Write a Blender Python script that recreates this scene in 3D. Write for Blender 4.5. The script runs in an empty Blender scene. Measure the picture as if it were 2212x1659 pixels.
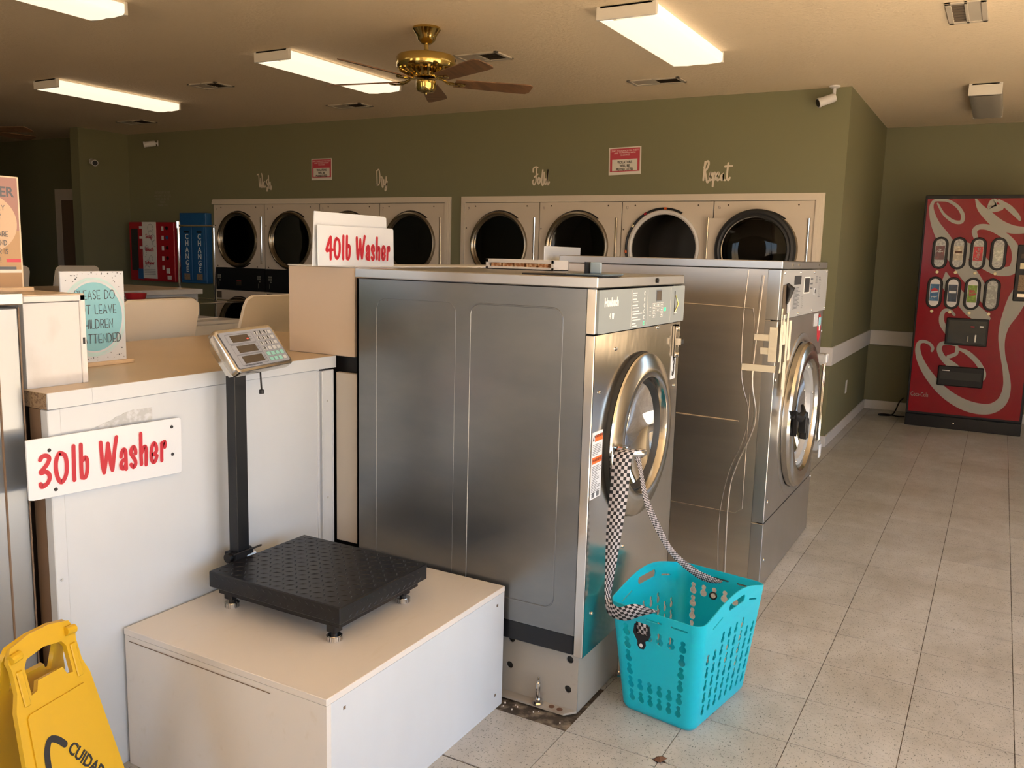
import bpy, bmesh, math, random
from mathutils import Vector, Matrix
random.seed(7)
S = bpy.context.scene
COL = S.collection
PI = math.pi

EXPOSURE = 0.0; WORLD_S = 5.1; LAMP = 1.25; SUN = 95.0
SKY_TOP = (0.34, 0.55, 1.0); SKY_MID = (0.44, 0.68, 1.0); SKY_LOW = (0.64, 0.82, 1.0); GROUND_C = (1.15, 0.80, 0.46)
TRAY = ((-1.78, 2.95, 1.4015), (.30, .13))
# ------------------------------------------------------------------ camera
cam_d = bpy.data.cameras.new('camera'); cam = bpy.data.objects.new('camera', cam_d); COL.objects.link(cam)
S.camera = cam
cam_d.sensor_width = 36.0; cam_d.lens = 1869.8 / 2212.0 * 36.0; cam_d.clip_start = 0.05; cam_d.clip_end = 200
_yaw, _pit, _rol = 0.509203, 0.148576, 0.0263489
_f = Vector((-math.sin(_yaw), math.cos(_yaw), 0)); _r = Vector((math.cos(_yaw), math.sin(_yaw), 0)); _u = Vector((0, 0, 1))
_f2 = _f * math.cos(_pit) - _u * math.sin(_pit); _u2 = _u * math.cos(_pit) + _f * math.sin(_pit)
_r3 = _r * math.cos(_rol) + _u2 * math.sin(_rol); _u3 = _u2 * math.cos(_rol) - _r * math.sin(_rol)
_m = Matrix((_r3, _u3, -_f2)).transposed().to_4x4(); _m.translation = Vector((0, 0, 1.46))
cam.matrix_world = _m

# ------------------------------------------------------------------ world, daylight, exposure
S.view_settings.view_transform = 'Standard'; S.view_settings.look = 'None'
S.view_settings.gamma = 1.0; S.view_settings.use_curve_mapping = False
S.view_settings.exposure = EXPOSURE
W = bpy.data.worlds.new('outdoors'); S.world = W; W.use_nodes = True
nt = W.node_tree; nt.nodes.clear()
wo = nt.nodes.new('ShaderNodeOutputWorld'); bg = nt.nodes.new('ShaderNodeBackground')
tc = nt.nodes.new('ShaderNodeTexCoord'); sep = nt.nodes.new('ShaderNodeSeparateXYZ'); cr = nt.nodes.new('ShaderNodeValToRGB')
mr = nt.nodes.new('ShaderNodeMapRange'); mr.inputs[1].default_value = -1; mr.inputs[2].default_value = 1
nt.links.new(tc.outputs['Generated'], sep.inputs[0]); nt.links.new(sep.outputs['Z'], mr.inputs[0]); nt.links.new(mr.outputs[0], cr.inputs[0])
e = cr.color_ramp.elements
e[0].position = 0.0; e[0].color = (*GROUND_C, 1); e[1].position = 1.0; e[1].color = (*SKY_TOP, 1)
for p, c in ((0.485, GROUND_C), (0.515, SKY_LOW), (0.70, SKY_MID)):
    q = e.new(p); q.color = (*c, 1)
nt.links.new(cr.outputs[0], bg.inputs[0]); bg.inputs[1].default_value = WORLD_S; nt.links.new(bg.outputs[0], wo.inputs[0])
sd = bpy.data.lights.new('sun', 'SUN'); sd.energy = SUN; sd.color = (1.0, 0.80, 0.58); sd.angle = math.radians(1.0)
sun = bpy.data.objects.new('sun', sd); COL.objects.link(sun)
sun.rotation_euler = Vector((-0.62, 0.08, -0.78)).to_track_quat('-Z', 'Y').to_euler()
def portal(name, loc, rot, sx, sy):
    l = bpy.data.lights.new(name, 'AREA'); l.shape = 'RECTANGLE'; l.size = sx; l.size_y = sy
    o = bpy.data.objects.new(name, l); COL.objects.link(o); o.location = loc; o.rotation_euler = rot
    l.cycles.is_portal = True; return o
# front shop windows (behind the camera) and side windows (right of the camera); openings are in the walls
WIN_F = [(-7.4, -6.0), (-3.7, -1.7)]          # x ranges, wall at y = -4.2
WIN_R = [(-3.6, -0.9), (-0.6, 2.1), (2.4, 4.6)]   # y ranges, wall at x = 3.0
WZ = (0.30, 2.50)
WIN_B = [(1.90, 2.65)]                                  # x range, alcove back wall right of the drinks machine
for a, b in WIN_F: portal('daylight_window', ((a+b)/2, -4.26, sum(WZ)/2), (PI/2, 0, 0), b-a, WZ[1]-WZ[0])
for a, b in WIN_R: portal('daylight_window', (3.06, (a+b)/2, sum(WZ)/2), (PI/2, 0, PI/2), b-a, WZ[1]-WZ[0])

for a, b in WIN_B: portal('daylight_window', ((a+b)/2, 9.50, sum(WZ)/2), (-PI/2, 0, 0), b-a, WZ[1]-WZ[0])
# ------------------------------------------------------------------ helpers
def mat(name, col, rough=0.5, metal=0.0, noise=None, bump=None, emit=None, spec=0.5, coat=0.0, aniso=None):
    m = bpy.data.materials.new(name); m.use_nodes = True; t = m.node_tree; b = t.nodes['Principled BSDF']
    b.inputs['Base Color'].default_value = (*col, 1); b.inputs['Roughness'].default_value = rough
    b.inputs['Metallic'].default_value = metal; b.inputs['Specular IOR Level'].default_value = spec
    b.inputs['Coat Weight'].default_value = coat
    if coat: b.inputs['Coat Roughness'].default_value = 0.08
    if emit: b.inputs['Emission Color'].default_value = (*emit[0], 1); b.inputs['Emission Strength'].default_value = emit[1]
    if noise or bump:
        g = t.nodes.new('ShaderNodeNewGeometry')
    if noise:   # (scale xyz, second colour, lo, hi)
        mp = t.nodes.new('ShaderNodeMapping'); mp.inputs['Scale'].default_value = noise[0]
        nz = t.nodes.new('ShaderNodeTexNoise'); nz.inputs['Scale'].default_value = 1.0; nz.inputs['Detail'].default_value = 5
        rp = t.nodes.new('ShaderNodeValToRGB'); rp.color_ramp.elements[0].position = noise[2]; rp.color_ramp.elements[1].position = noise[3]
        rp.color_ramp.elements[0].color = (*col, 1); rp.color_ramp.elements[1].color = (*noise[1], 1)
        t.links.new(g.outputs['Position'], mp.inputs[0]); t.links.new(mp.outputs[0], nz.inputs[0]); t.links.new(nz.outputs[0], rp.inputs[0])
        t.links.new(rp.outputs[0], b.inputs['Base Color'])
    if bump:    # (scale xyz, strength, distance)
        mp = t.nodes.new('ShaderNodeMapping'); mp.inputs['Scale'].default_value = bump[0]
        nz = t.nodes.new('ShaderNodeTexNoise'); nz.inputs['Scale'].default_value = 1.0; nz.inputs['Detail'].default_value = 3
        bp = t.nodes.new('ShaderNodeBump'); bp.inputs['Strength'].default_value = bump[1]; bp.inputs['Distance'].default_value = bump[2]
        t.links.new(g.outputs['Position'], mp.inputs[0]); t.links.new(mp.outputs[0], nz.inputs[0]); t.links.new(nz.outputs[0], bp.inputs['Height'])
        t.links.new(bp.outputs[0], b.inputs['Normal'])
    return m
def dark_glass(name, tint, rough=0.03):
    m = bpy.data.materials.new(name); m.use_nodes = True; t = m.node_tree; t.nodes.clear()
    o = t.nodes.new('ShaderNodeOutputMaterial'); mx = t.nodes.new('ShaderNodeMixShader'); tr = t.nodes.new('ShaderNodeBsdfTransparent')
    gl = t.nodes.new('ShaderNodeBsdfGlossy'); fr = t.nodes.new('ShaderNodeFresnel'); fr.inputs[0].default_value = 1.33
    tr.inputs[0].default_value = (*tint, 1); gl.inputs['Roughness'].default_value = rough
    t.links.new(fr.outputs[0], mx.inputs[0]); t.links.new(tr.outputs[0], mx.inputs[1]); t.links.new(gl.outputs[0], mx.inputs[2])
    t.links.new(mx.outputs[0], o.inputs[0]); return m

def link(name, me, m, parent=None):
    o = bpy.data.objects.new(name, me); COL.objects.link(o)
    if m:
        for q in (m if isinstance(m, (list, tuple)) else [m]): me.materials.append(q)
    if parent: o.parent = parent
    return o

class MB:
    def __init__(s): s.v = []; s.f = []; s.mi = []; s.T = Matrix.Identity(4); s.k = 0; s.lay = 0.0
    def add(s, vs, fs):
        o = len(s.v); s.v += [s.T @ Vector(v) for v in vs]; s.f += [[o+i for i in f] for f in fs]; s.mi += [s.k]*len(fs); return s
    def box(s, x0, x1, y0, y1, z0, z1):
        if x0 > x1: x0, x1 = x1, x0
        if y0 > y1: y0, y1 = y1, y0
        if z0 > z1: z0, z1 = z1, z0
        return s.add([(x0,y0,z0),(x1,y0,z0),(x1,y1,z0),(x0,y1,z0),(x0,y0,z1),(x1,y0,z1),(x1,y1,z1),(x0,y1,z1)],
              [(0,3,2,1),(4,5,6,7),(0,1,5,4),(1,2,6,5),(2,3,7,6),(3,0,4,7)])
    def tube(s, pts, r, n=10, cap=True):
        pts = [Vector(p) for p in pts]; rs = r if isinstance(r, (list, tuple)) else [r]*len(pts)
        vs = []; fs = []; up = None
        for i, p in enumerate(pts):
            d = (pts[min(i+1, len(pts)-1)] - pts[max(i-1, 0)]).normalized()
            if up is None: up = Vector((0,0,1)) if abs(d.z) < 0.9 else Vector((1,0,0))
            a = d.cross(up).normalized(); b = a.cross(d).normalized(); up = b
            for j in range(n):
                t = 2*PI*j/n; vs.append(p + a*(rs[i]*math.cos(t)) + b*(rs[i]*math.sin(t)))
        for i in range(len(pts)-1):
            for j in range(n):
                k = (j+1) % n; fs.append((i*n+j, (i+1)*n+j, (i+1)*n+k, i*n+k))
        if cap: fs.append(tuple(range(n))); fs.append(tuple(reversed(range((len(pts)-1)*n, len(pts)*n))))
        return s.add(vs, fs)
    def lathe(s, prof, c=(0,0,0), axis='y', n=32, closed=False, cap=False):
        # prof: (radius, height along axis); axis 'z' up or 'y' (height h -> -y, i.e. towards the viewer of a front)
        vs = []; fs = []; m = len(prof)
        for (r, h) in prof:
            for j in range(n):
                t = 2*PI*j/n
                if axis == 'z': vs.append((c[0]+r*math.cos(t), c[1]+r*math.sin(t), c[2]+h))
                else: vs.append((c[0]+r*math.cos(t), c[1]-h, c[2]+r*math.sin(t)))
        for i in range(m-1 + (1 if closed else 0)):
            for j in range(n):
                k = (j+1) % n; i2 = (i+1) % m
                fs.append((i*n+j, i*n+k, i2*n+k, i2*n+j))
        if cap:
            if prof[0][0] > 1e-6: fs.append(tuple(reversed(range(n))))
            if prof[-1][0] > 1e-6: fs.append(tuple(range((m-1)*n, m*n)))
        return s.add(vs, fs)
    def disc(s, c, r, h=0.001, n=14, axis='y'): return s.lathe([(0, 0), (r, 0), (r, h), (0, h)], c, axis, n)
    def stroke(s, pts, w, y=0.0, th=0.0006, plane='xz', sm=0):
        # flat ribbon of round pen dabs in the local xz plane, facing -y
        if sm: pts = smooth(pts, sm)
        ws = [p[2] if len(p) > 2 else w for p in pts]
        n = len(pts); L = []; R = []; th += s.lay; s.lay += 0.00005
        for i in range(n):
            a = pts[max(i-1, 0)]; b = pts[min(i+1, n-1)]; dx, dz = b[0]-a[0], b[1]-a[1]; l = math.hypot(dx, dz) or 1
            nx, nz = -dz/l*ws[i]/2, dx/l*ws[i]/2
            L.append((pts[i][0]+nx, pts[i][1]+nz)); R.append((pts[i][0]-nx, pts[i][1]-nz))
        vs = [(p[0], y-th, p[1]) for p in L] + [(p[0], y-th, p[1]) for p in R]
        fs = [(i, i+1, n+i+1, n+i) for i in range(n-1)]
        s.add(vs, [f if True else f for f in fs])
        for i in (0, n-1):
            c = pts[i]; r = ws[i]/2
            s.add([(c[0]+r*math.cos(2*PI*k/8), y-th+(0.00001 if i else 0.00002), c[1]+r*math.sin(2*PI*k/8)) for k in range(8)], [tuple(range(8))])
        return s
    def poly(s, pts2, y0, y1):
        n = len(pts2); vs = [(p[0], y0, p[1]) for p in pts2] + [(p[0], y1, p[1]) for p in pts2]
        fs = [tuple(range(n)), tuple(reversed(range(n, 2*n)))] + [(i, n+i, n+(i+1) % n, (i+1) % n) for i in range(n)]
        return s.add(vs, fs)
    def mesh_in(s, me):
        o = len(s.v); s.v += [s.T @ v.co for v in me.vertices]; s.f += [[o+i for i in p.vertices] for p in me.polygons]; s.mi += [s.k]*len(me.polygons)
        return s
    def build(s, name, m, parent=None, bevel=0.0, seg=1, smooth_=False, ang=35):
        bm = bmesh.new(); vs = [bm.verts.new(v) for v in s.v]; bm.verts.ensure_lookup_table()
        for f, k in zip(s.f, s.mi):
            if len(set(f)) < 3: continue
            try: q = bm.faces.new([vs[i] for i in f]); q.material_index = k
            except ValueError: pass
        bmesh.ops.recalc_face_normals(bm, faces=bm.faces)
        if bevel:
            es = [e for e in bm.edges if len(e.link_faces) == 2 and e.calc_face_angle(0) > 0.5]
            bmesh.ops.bevel(bm, geom=es, offset=bevel, segments=seg, affect='EDGES', clamp_overlap=True)
        me = bpy.data.meshes.new(name); bm.to_mesh(me); bm.free()
        if smooth_ or bevel:
            me.shade_smooth(); me.set_sharp_from_angle(angle=math.radians(ang))
        return link(name, me, m, parent)
def smooth(pts, k):
    out = []; n = len(pts); w = len(pts[0])
    P = lambda i: pts[max(0, min(n-1, i))]
    for i in range(n-1):
        for j in range(k):
            t = j/k; a, b, c, d = P(i-1), P(i), P(i+1), P(i+2)
            out.append(tuple(0.5*((2*b[q]) + (-a[q]+c[q])*t + (2*a[q]-5*b[q]+4*c[q]-d[q])*t*t + (-a[q]+3*b[q]-3*c[q]+d[q])*t**3) for q in range(w)))
    out.append(tuple(pts[-1])); return out
def tag(o, label=None, cat=None, group=None, kind=None):
    if label: o['label'] = label
    if cat: o['category'] = cat
    if group: o['group'] = group
    if kind: o['kind'] = kind
    return o
def thing(name, label, cat, loc=(0,0,0), rotz=0.0, group=None):
    o = bpy.data.objects.new(name, None); COL.objects.link(o); o.location = loc; o.rotation_euler = (0, 0, rotz); o.empty_display_size = 0.1
    return tag(o, label, cat, group)
def struct(name, mb, m, bevel=0.0): return tag(mb.build(name, m, None, bevel), kind='structure')
KIDS = {}
def copy_tree(o, parent=None):
    c = o.copy(); COL.objects.link(c); c.parent = parent
    for ch in list(o.children): copy_tree(ch, c)
    return c
def text(txt, size, m, parent=None, loc=(0,0,0), name='lettering', rot=(PI/2, 0, 0), align='CENTER', sx=1.0, bold=0.0, sp=1.0, lh=1.0, th=0.0004):
    cu = bpy.data.curves.new('t', 'FONT'); cu.body = txt; cu.size = size; cu.align_x = align; cu.align_y = 'CENTER'; cu.resolution_u = 2
    cu.offset = bold; cu.space_character = sp; cu.space_line = lh; cu.extrude = th
    ob = bpy.data.objects.new('t', cu); me = bpy.data.meshes.new_from_object(ob); bpy.data.objects.remove(ob); bpy.data.curves.remove(cu)
    me.materials.clear()
    R = Matrix.Translation(loc) @ (Matrix.Rotation(rot[2], 4, 'Z') @ Matrix.Rotation(rot[1], 4, 'Y') @ Matrix.Rotation(rot[0], 4, 'X')) @ Matrix.Diagonal((sx, 1, 1, 1))
    me.transform(R); me.name = name
    return link(name, me, m, parent)
def plate(outer, holes, thick):
    # filled 2D outline with holes -> mesh in xy, extruded in z
    cu = bpy.data.curves.new('p', 'CURVE'); cu.dimensions = '2D'; cu.fill_mode = 'BOTH'; cu.extrude = thick/2
    for L in [outer] + holes:
        sp = cu.splines.new('POLY'); sp.points.add(len(L)-1)
        for i, p in enumerate(L): sp.points[i].co = (p[0], p[1], 0, 1)
        sp.use_cyclic_u = True
    ob = bpy.data.objects.new('p', cu); me = bpy.data.meshes.new_from_object(ob); bpy.data.objects.remove(ob); bpy.data.curves.remove(cu)
    return me
def circ(cx, cy, r, n=40, a0=0.0): return [(cx+r*math.cos(2*PI*i/n+a0), cy+r*math.sin(2*PI*i/n+a0)) for i in range(n)]
def rrect(x0, x1, y0, y1, r, n=5):
    o = []
    for cx, cy, a in ((x1-r, y1-r, 0), (x0+r, y1-r, PI/2), (x0+r, y0+r, PI), (x1-r, y0+r, 3*PI/2)):
        for i in range(n+1): t = a + PI/2*i/n; o.append((cx+r*math.cos(t), cy+r*math.sin(t)))
    return o
def rect(x0, x1, y0, y1): return [(x1, y1), (x0, y1), (x0, y0), (x1, y0)]
FRONT = lambda y=0.0: Matrix(((1,0,0,0),(0,0,-1,y),(0,1,0,0),(0,0,0,1)))   # plate xy -> local xz, thickness along y
def front_plate(name, outer, holes, th, y, m, parent, bevel=0.0):
    me = plate(outer, holes, th); me.transform(FRONT(y)); me.materials.clear(); me.name = name
    return link(name, me, m, parent)

# ------------------------------------------------------------------ materials
M = {}
M['green'] = mat('sage_green_paint', (0.185, 0.182, 0.100), 0.55, bump=((90,90,90), 0.12, 0.002))
M['ceil'] = mat('textured_ceiling', (0.76, 0.62, 0.43), 0.9, bump=((48,48,48), 0.8, 0.008))
M['whitetrim'] = mat('white_trim_paint', (0.64, 0.63, 0.63), 0.4)
M['creamtrim'] = mat('cream_trim_paint', (0.66, 0.59, 0.49), 0.45)
M['dryer'] = mat('cream_enamel', (0.62, 0.54, 0.44), 0.38)
M['black'] = mat('black_plastic', (0.007, 0.007, 0.008), 0.42, spec=0.35)
M['blackm'] = mat('black_painted_steel', (0.007, 0.008, 0.010), 0.33, spec=0.4)
M['dark'] = mat('dark_interior', (0.02, 0.02, 0.018), 0.6)
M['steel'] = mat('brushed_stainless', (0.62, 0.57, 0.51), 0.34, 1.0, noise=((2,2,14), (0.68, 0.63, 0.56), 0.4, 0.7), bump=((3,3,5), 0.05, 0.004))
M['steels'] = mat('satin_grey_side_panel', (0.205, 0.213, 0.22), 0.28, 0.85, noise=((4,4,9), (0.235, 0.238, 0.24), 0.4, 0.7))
M['mirror'] = mat('polished_stainless', (0.64, 0.61, 0.57), 0.17, 1.0, bump=((5,5,3), 0.16, 0.010))
M['mirror2'] = mat('worn_stainless', (0.48, 0.47, 0.45), 0.30, 1.0, noise=((6,6,2), (0.52, 0.51, 0.50), 0.35, 0.7), bump=((5,5,3), 0.1, 0.008))
M['chrome'] = mat('chrome', (0.75, 0.74, 0.72), 0.08, 1.0)
M['ringm'] = mat('door_ring_steel', (0.55, 0.53, 0.49), 0.16, 1.0)
M['dryring'] = mat('dryer_door_ring', (0.30, 0.26, 0.20), 0.22, 1.0)
M['greypanel'] = mat('grey_control_overlay', (0.24, 0.275, 0.285), 0.4)
M['alu'] = mat('aluminium_plate', (0.44, 0.45, 0.46), 0.42, 0.45)
M['rubber'] = mat('black_rubber', (0.012, 0.013, 0.015), 0.5)
M['drum'] = mat('drum_steel', (0.32, 0.34, 0.38), 0.25, 0.9)
M['perf'] = mat('perforated_drum', (0.055, 0.05, 0.042), 0.45, 0.5)
M['glassw'] = dark_glass('washer_door_glass', (0.75, 0.80, 0.88))
M['glassd'] = dark_glass('dryer_door_glass', (0.16, 0.17, 0.15))
M['glassl'] = dark_glass('clear_acrylic', (0.9, 0.9, 0.88))
M['lam'] = mat('white_laminate', (0.56, 0.60, 0.65), 0.22, noise=((5,5,2), (0.53, 0.57, 0.62), 0.4, 0.75))
M['plat'] = mat('worn_white_board', (0.64, 0.61, 0.58), 0.45, noise=((40,9,30), (0.60, 0.56, 0.51), 0.62, 0.80))
M['tan'] = mat('tan_laminate', (0.60, 0.47, 0.33), 0.35, noise=((3,3,3), (0.56, 0.44, 0.31), 0.4, 0.7))
M['beige'] = mat('beige_board', (0.58, 0.48, 0.39), 0.5)
M['chip'] = mat('raw_particle_board', (0.30, 0.215, 0.135), 0.8, noise=((160,160,160), (0.16, 0.10, 0.06), 0.5, 0.62))
M['browngap'] = mat('brown_edge_board', (0.17, 0.11, 0.07), 0.7)
M['lid'] = mat('warm_lit_white_enamel', (0.82, 0.75, 0.64), 0.28)  # white enamel with the warm room light put into its colour
M['washw'] = mat('white_enamel', (0.72, 0.70, 0.68), 0.25)
M['sign'] = mat('white_sign_plastic', (0.66, 0.70, 0.76), 0.25)
M['redink'] = mat('red_vinyl', (0.45, 0.010, 0.026), 0.4)
M['halo'] = mat('pale_pink_edge', (0.86, 0.72, 0.74), 0.4)
M['ink'] = mat('black_ink', (0.012, 0.012, 0.014), 0.5)
M['greyink'] = mat('grey_ink', (0.10, 0.11, 0.13), 0.5)
M['whiteink'] = mat('white_ink', (0.78, 0.78, 0.77), 0.5)
M['vinyl'] = mat('white_wall_vinyl', (0.72, 0.64, 0.52), 0.5)
M['brass'] = mat('polished_brass', (0.56, 0.42, 0.14), 0.12, 1.0)
M['wood'] = mat('fan_blade_wood', (0.20, 0.105, 0.05), 0.5, noise=((30,6,6), (0.13, 0.07, 0.035), 0.4, 0.65))
M['fixture'] = mat('white_fixture_metal', (0.66, 0.63, 0.57), 0.45)
M['tube'] = mat('lit_diffuser', (0.5, 0.46, 0.4), 0.35, emit=((1.0, 0.81, 0.60), LAMP))
M['tubeoff'] = mat('prismatic_diffuser', (0.36, 0.33, 0.28), 0.4)
M['bluecan'] = mat('turquoise_plastic', (0.0, 0.45, 0.60), 0.38, spec=0.5)
M['bluecan'].node_tree.nodes['Principled BSDF'].inputs['Subsurface Weight'].default_value = 0.0
M['yellow'] = mat('yellow_plastic', (0.60, 0.36, 0.010), 0.38)
M['red'] = mat('red_enamel', (0.36, 0.008, 0.016), 0.35)
M['cokered'] = mat('red_printed_panel', (0.23, 0.003, 0.012), 0.2, coat=0.1, spec=0.35)
M['cokewhite'] = mat('printed_white', (0.33, 0.32, 0.29), 0.25)
M['blue'] = mat('blue_enamel', (0.015, 0.10, 0.26), 0.4)
M['paper'] = mat('paper', (0.70, 0.68, 0.63), 0.7)
M['pine'] = mat('pale_pine_base', (0.70, 0.52, 0.33), 0.5)
M['bluegrey'] = mat('blue_grey_plastic', (0.10, 0.15, 0.20), 0.4)
M['vent'] = mat('vent_enamel', (0.50, 0.44, 0.35), 0.5)
M['ventd'] = mat('vent_dark', (0.10, 0.075, 0.05), 0.8)
M['tape'] = mat('masking_tape', (0.70, 0.64, 0.50), 0.7)
M['orange'] = mat('orange_print', (0.75, 0.13, 0.02), 0.5)
M['teal'] = mat('teal_print', (0.25, 0.55, 0.64), 0.5)
M['seafoam'] = mat('seafoam_key', (0.25, 0.55, 0.50), 0.45)
M['lcd'] = mat('dim_brown_display', (0.055, 0.040, 0.026), 0.25)
M['redled'] = mat('red_led', (0.6, 0.02, 0.02), 0.5, emit=((1.0, 0.08, 0.05), 2.0))
M['greenled'] = mat('green_led', (0.02, 0.6, 0.2), 0.5, emit=((0.05, 1.0, 0.35), 1.2))
M['rust'] = mat('grimy_painted_steel', (0.33, 0.31, 0.28), 0.5, noise=((7,7,9), (0.22, 0.15, 0.09), 0.60, 0.78))
M['grime'] = mat('grimy_concrete', (0.050, 0.038, 0.028), 0.8, noise=((25,25,25), (0.26, 0.22, 0.17), 0.48, 0.72), bump=((30,30,30), 0.8, 0.01))
M['brown'] = mat('dried_leaf', (0.12, 0.06, 0.035), 0.8)
M['goldbtn'] = mat('cream_button', (0.80, 0.68, 0.42), 0.35)

M['steels2'] = mat('bright_satin_steel', (0.34, 0.36, 0.38), 0.28, 0.85)
M['beige2'] = mat('grey_beige_board', (0.50, 0.46, 0.41), 0.5)
M['plat2'] = mat('scuffed_white_board', (0.60, 0.60, 0.61), 0.5, noise=((14,14,8), (0.52, 0.51, 0.50), 0.5, 0.8))
M['teal2'] = mat('pale_teal_brush', (0.50, 0.72, 0.74), 0.5)
M['cream'] = mat('cream_board', (0.66, 0.56, 0.42), 0.5)
M['pink'] = mat('dusty_pink_print', (0.34, 0.19, 0.17), 0.6)
M['tanprint'] = mat('tan_print', (0.42, 0.27, 0.15), 0.6)
M['tanprint2'] = mat('pale_tan_print', (0.55, 0.40, 0.28), 0.6)
M['steelhead'] = mat('warm_stainless_case', (0.58, 0.55, 0.50), 0.18, 1.0)
M['overlay'] = mat('blue_grey_overlay', (0.27, 0.29, 0.34), 0.35)
M['overlay2'] = mat('pale_key', (0.48, 0.50, 0.52), 0.4)
M['lid2'] = mat('tan_console', (0.36, 0.30, 0.24), 0.35)
M['lcdcase'] = mat('smoked_window', (0.02, 0.022, 0.02), 0.06, coat=0.5)
def tile_mat():
    m = bpy.data.materials.new('speckled_vinyl_tile'); m.use_nodes = True; t = m.node_tree; b = t.nodes['Principled BSDF']
    g = t.nodes.new('ShaderNodeNewGeometry'); oi = t.nodes.new('ShaderNodeObjectInfo')
    def nz(sc, det, rot=0.0):
        mp = t.nodes.new('ShaderNodeMapping'); mp.inputs['Scale'].default_value = sc; mp.inputs['Rotation'].default_value = (0, 0, rot)
        n = t.nodes.new('ShaderNodeTexNoise'); n.inputs['Scale'].default_value = 1; n.inputs['Detail'].default_value = det
        t.links.new(g.outputs['Position'], mp.inputs[0]); t.links.new(mp.outputs[0], n.inputs[0]); return n
    def ramp(src, lo, hi, a, c):
        r = t.nodes.new('ShaderNodeValToRGB'); r.color_ramp.elements[0].position = lo; r.color_ramp.elements[1].position = hi
        r.color_ramp.elements[0].color = a; r.color_ramp.elements[1].color = c; t.links.new(src, r.inputs[0]); return r
    base = ramp(nz((14, 9, 1), 6).outputs[0], 0.3, 0.7, (0.41, 0.415, 0.415, 1), (0.49, 0.50, 0.505, 1))
    dirt = ramp(nz((2.2, 2.2, 1), 4).outputs[0], 0.35, 0.7, (1, 1, 1, 1), (0.80, 0.77, 0.72, 1))
    sp1 = ramp(nz((260, 80, 1), 2).outputs[0], 0.63, 0.67, (1, 1, 1, 1), (0.26, 0.28, 0.26, 1))
    sp2 = ramp(nz((70, 240, 1), 2, 0.5).outputs[0], 0.645, 0.68, (1, 1, 1, 1), (0.30, 0.32, 0.29, 1))
    def mul(a, c):
        x = t.nodes.new('ShaderNodeMix'); x.data_type = 'RGBA'; x.blend_type = 'MULTIPLY'; x.inputs[0].default_value = 1.0
        t.links.new(a, x.inputs[6]); t.links.new(c, x.inputs[7]); return x.outputs[2]
    rr = t.nodes.new('ShaderNodeMapRange'); rr.inputs[3].default_value = 0.95; rr.inputs[4].default_value = 1.04
    t.links.new(oi.outputs['Random'], rr.inputs[0])
    cb = t.nodes.new('ShaderNodeCombineColor'); [t.links.new(rr.outputs[0], cb.inputs[i]) for i in range(3)]
    c = mul(mul(mul(mul(base.outputs[0], dirt.outputs[0]), sp1.outputs[0]), sp2.outputs[0]), cb.outputs[0])
    t.links.new(c, b.inputs['Base Color']); b.inputs['Roughness'].default_value = 0.34
    bp = t.nodes.new('ShaderNodeBump'); bp.inputs['Strength'].default_value = 0.15; bp.inputs['Distance'].default_value = 0.002
    t.links.new(nz((6, 6, 6), 3).outputs[0], bp.inputs['Height']); t.links.new(bp.outputs[0], b.inputs['Normal'])
    return m
M['tile'] = tile_mat()
def checker_mat():
    m = bpy.data.materials.new('checkered_webbing'); m.use_nodes = True; t = m.node_tree; b = t.nodes['Principled BSDF']
    uv = t.nodes.new('ShaderNodeUVMap'); ck = t.nodes.new('ShaderNodeTexChecker'); ck.inputs['Scale'].default_value = 1.0
    ck.inputs[1].default_value = (0.46, 0.43, 0.45, 1); ck.inputs[2].default_value = (0.006, 0.006, 0.007, 1)
    t.links.new(uv.outputs[0], ck.inputs[0]); t.links.new(ck.outputs[0], b.inputs['Base Color']); b.inputs['Roughness'].default_value = 0.7
    return m
M['checker'] = checker_mat()

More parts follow.
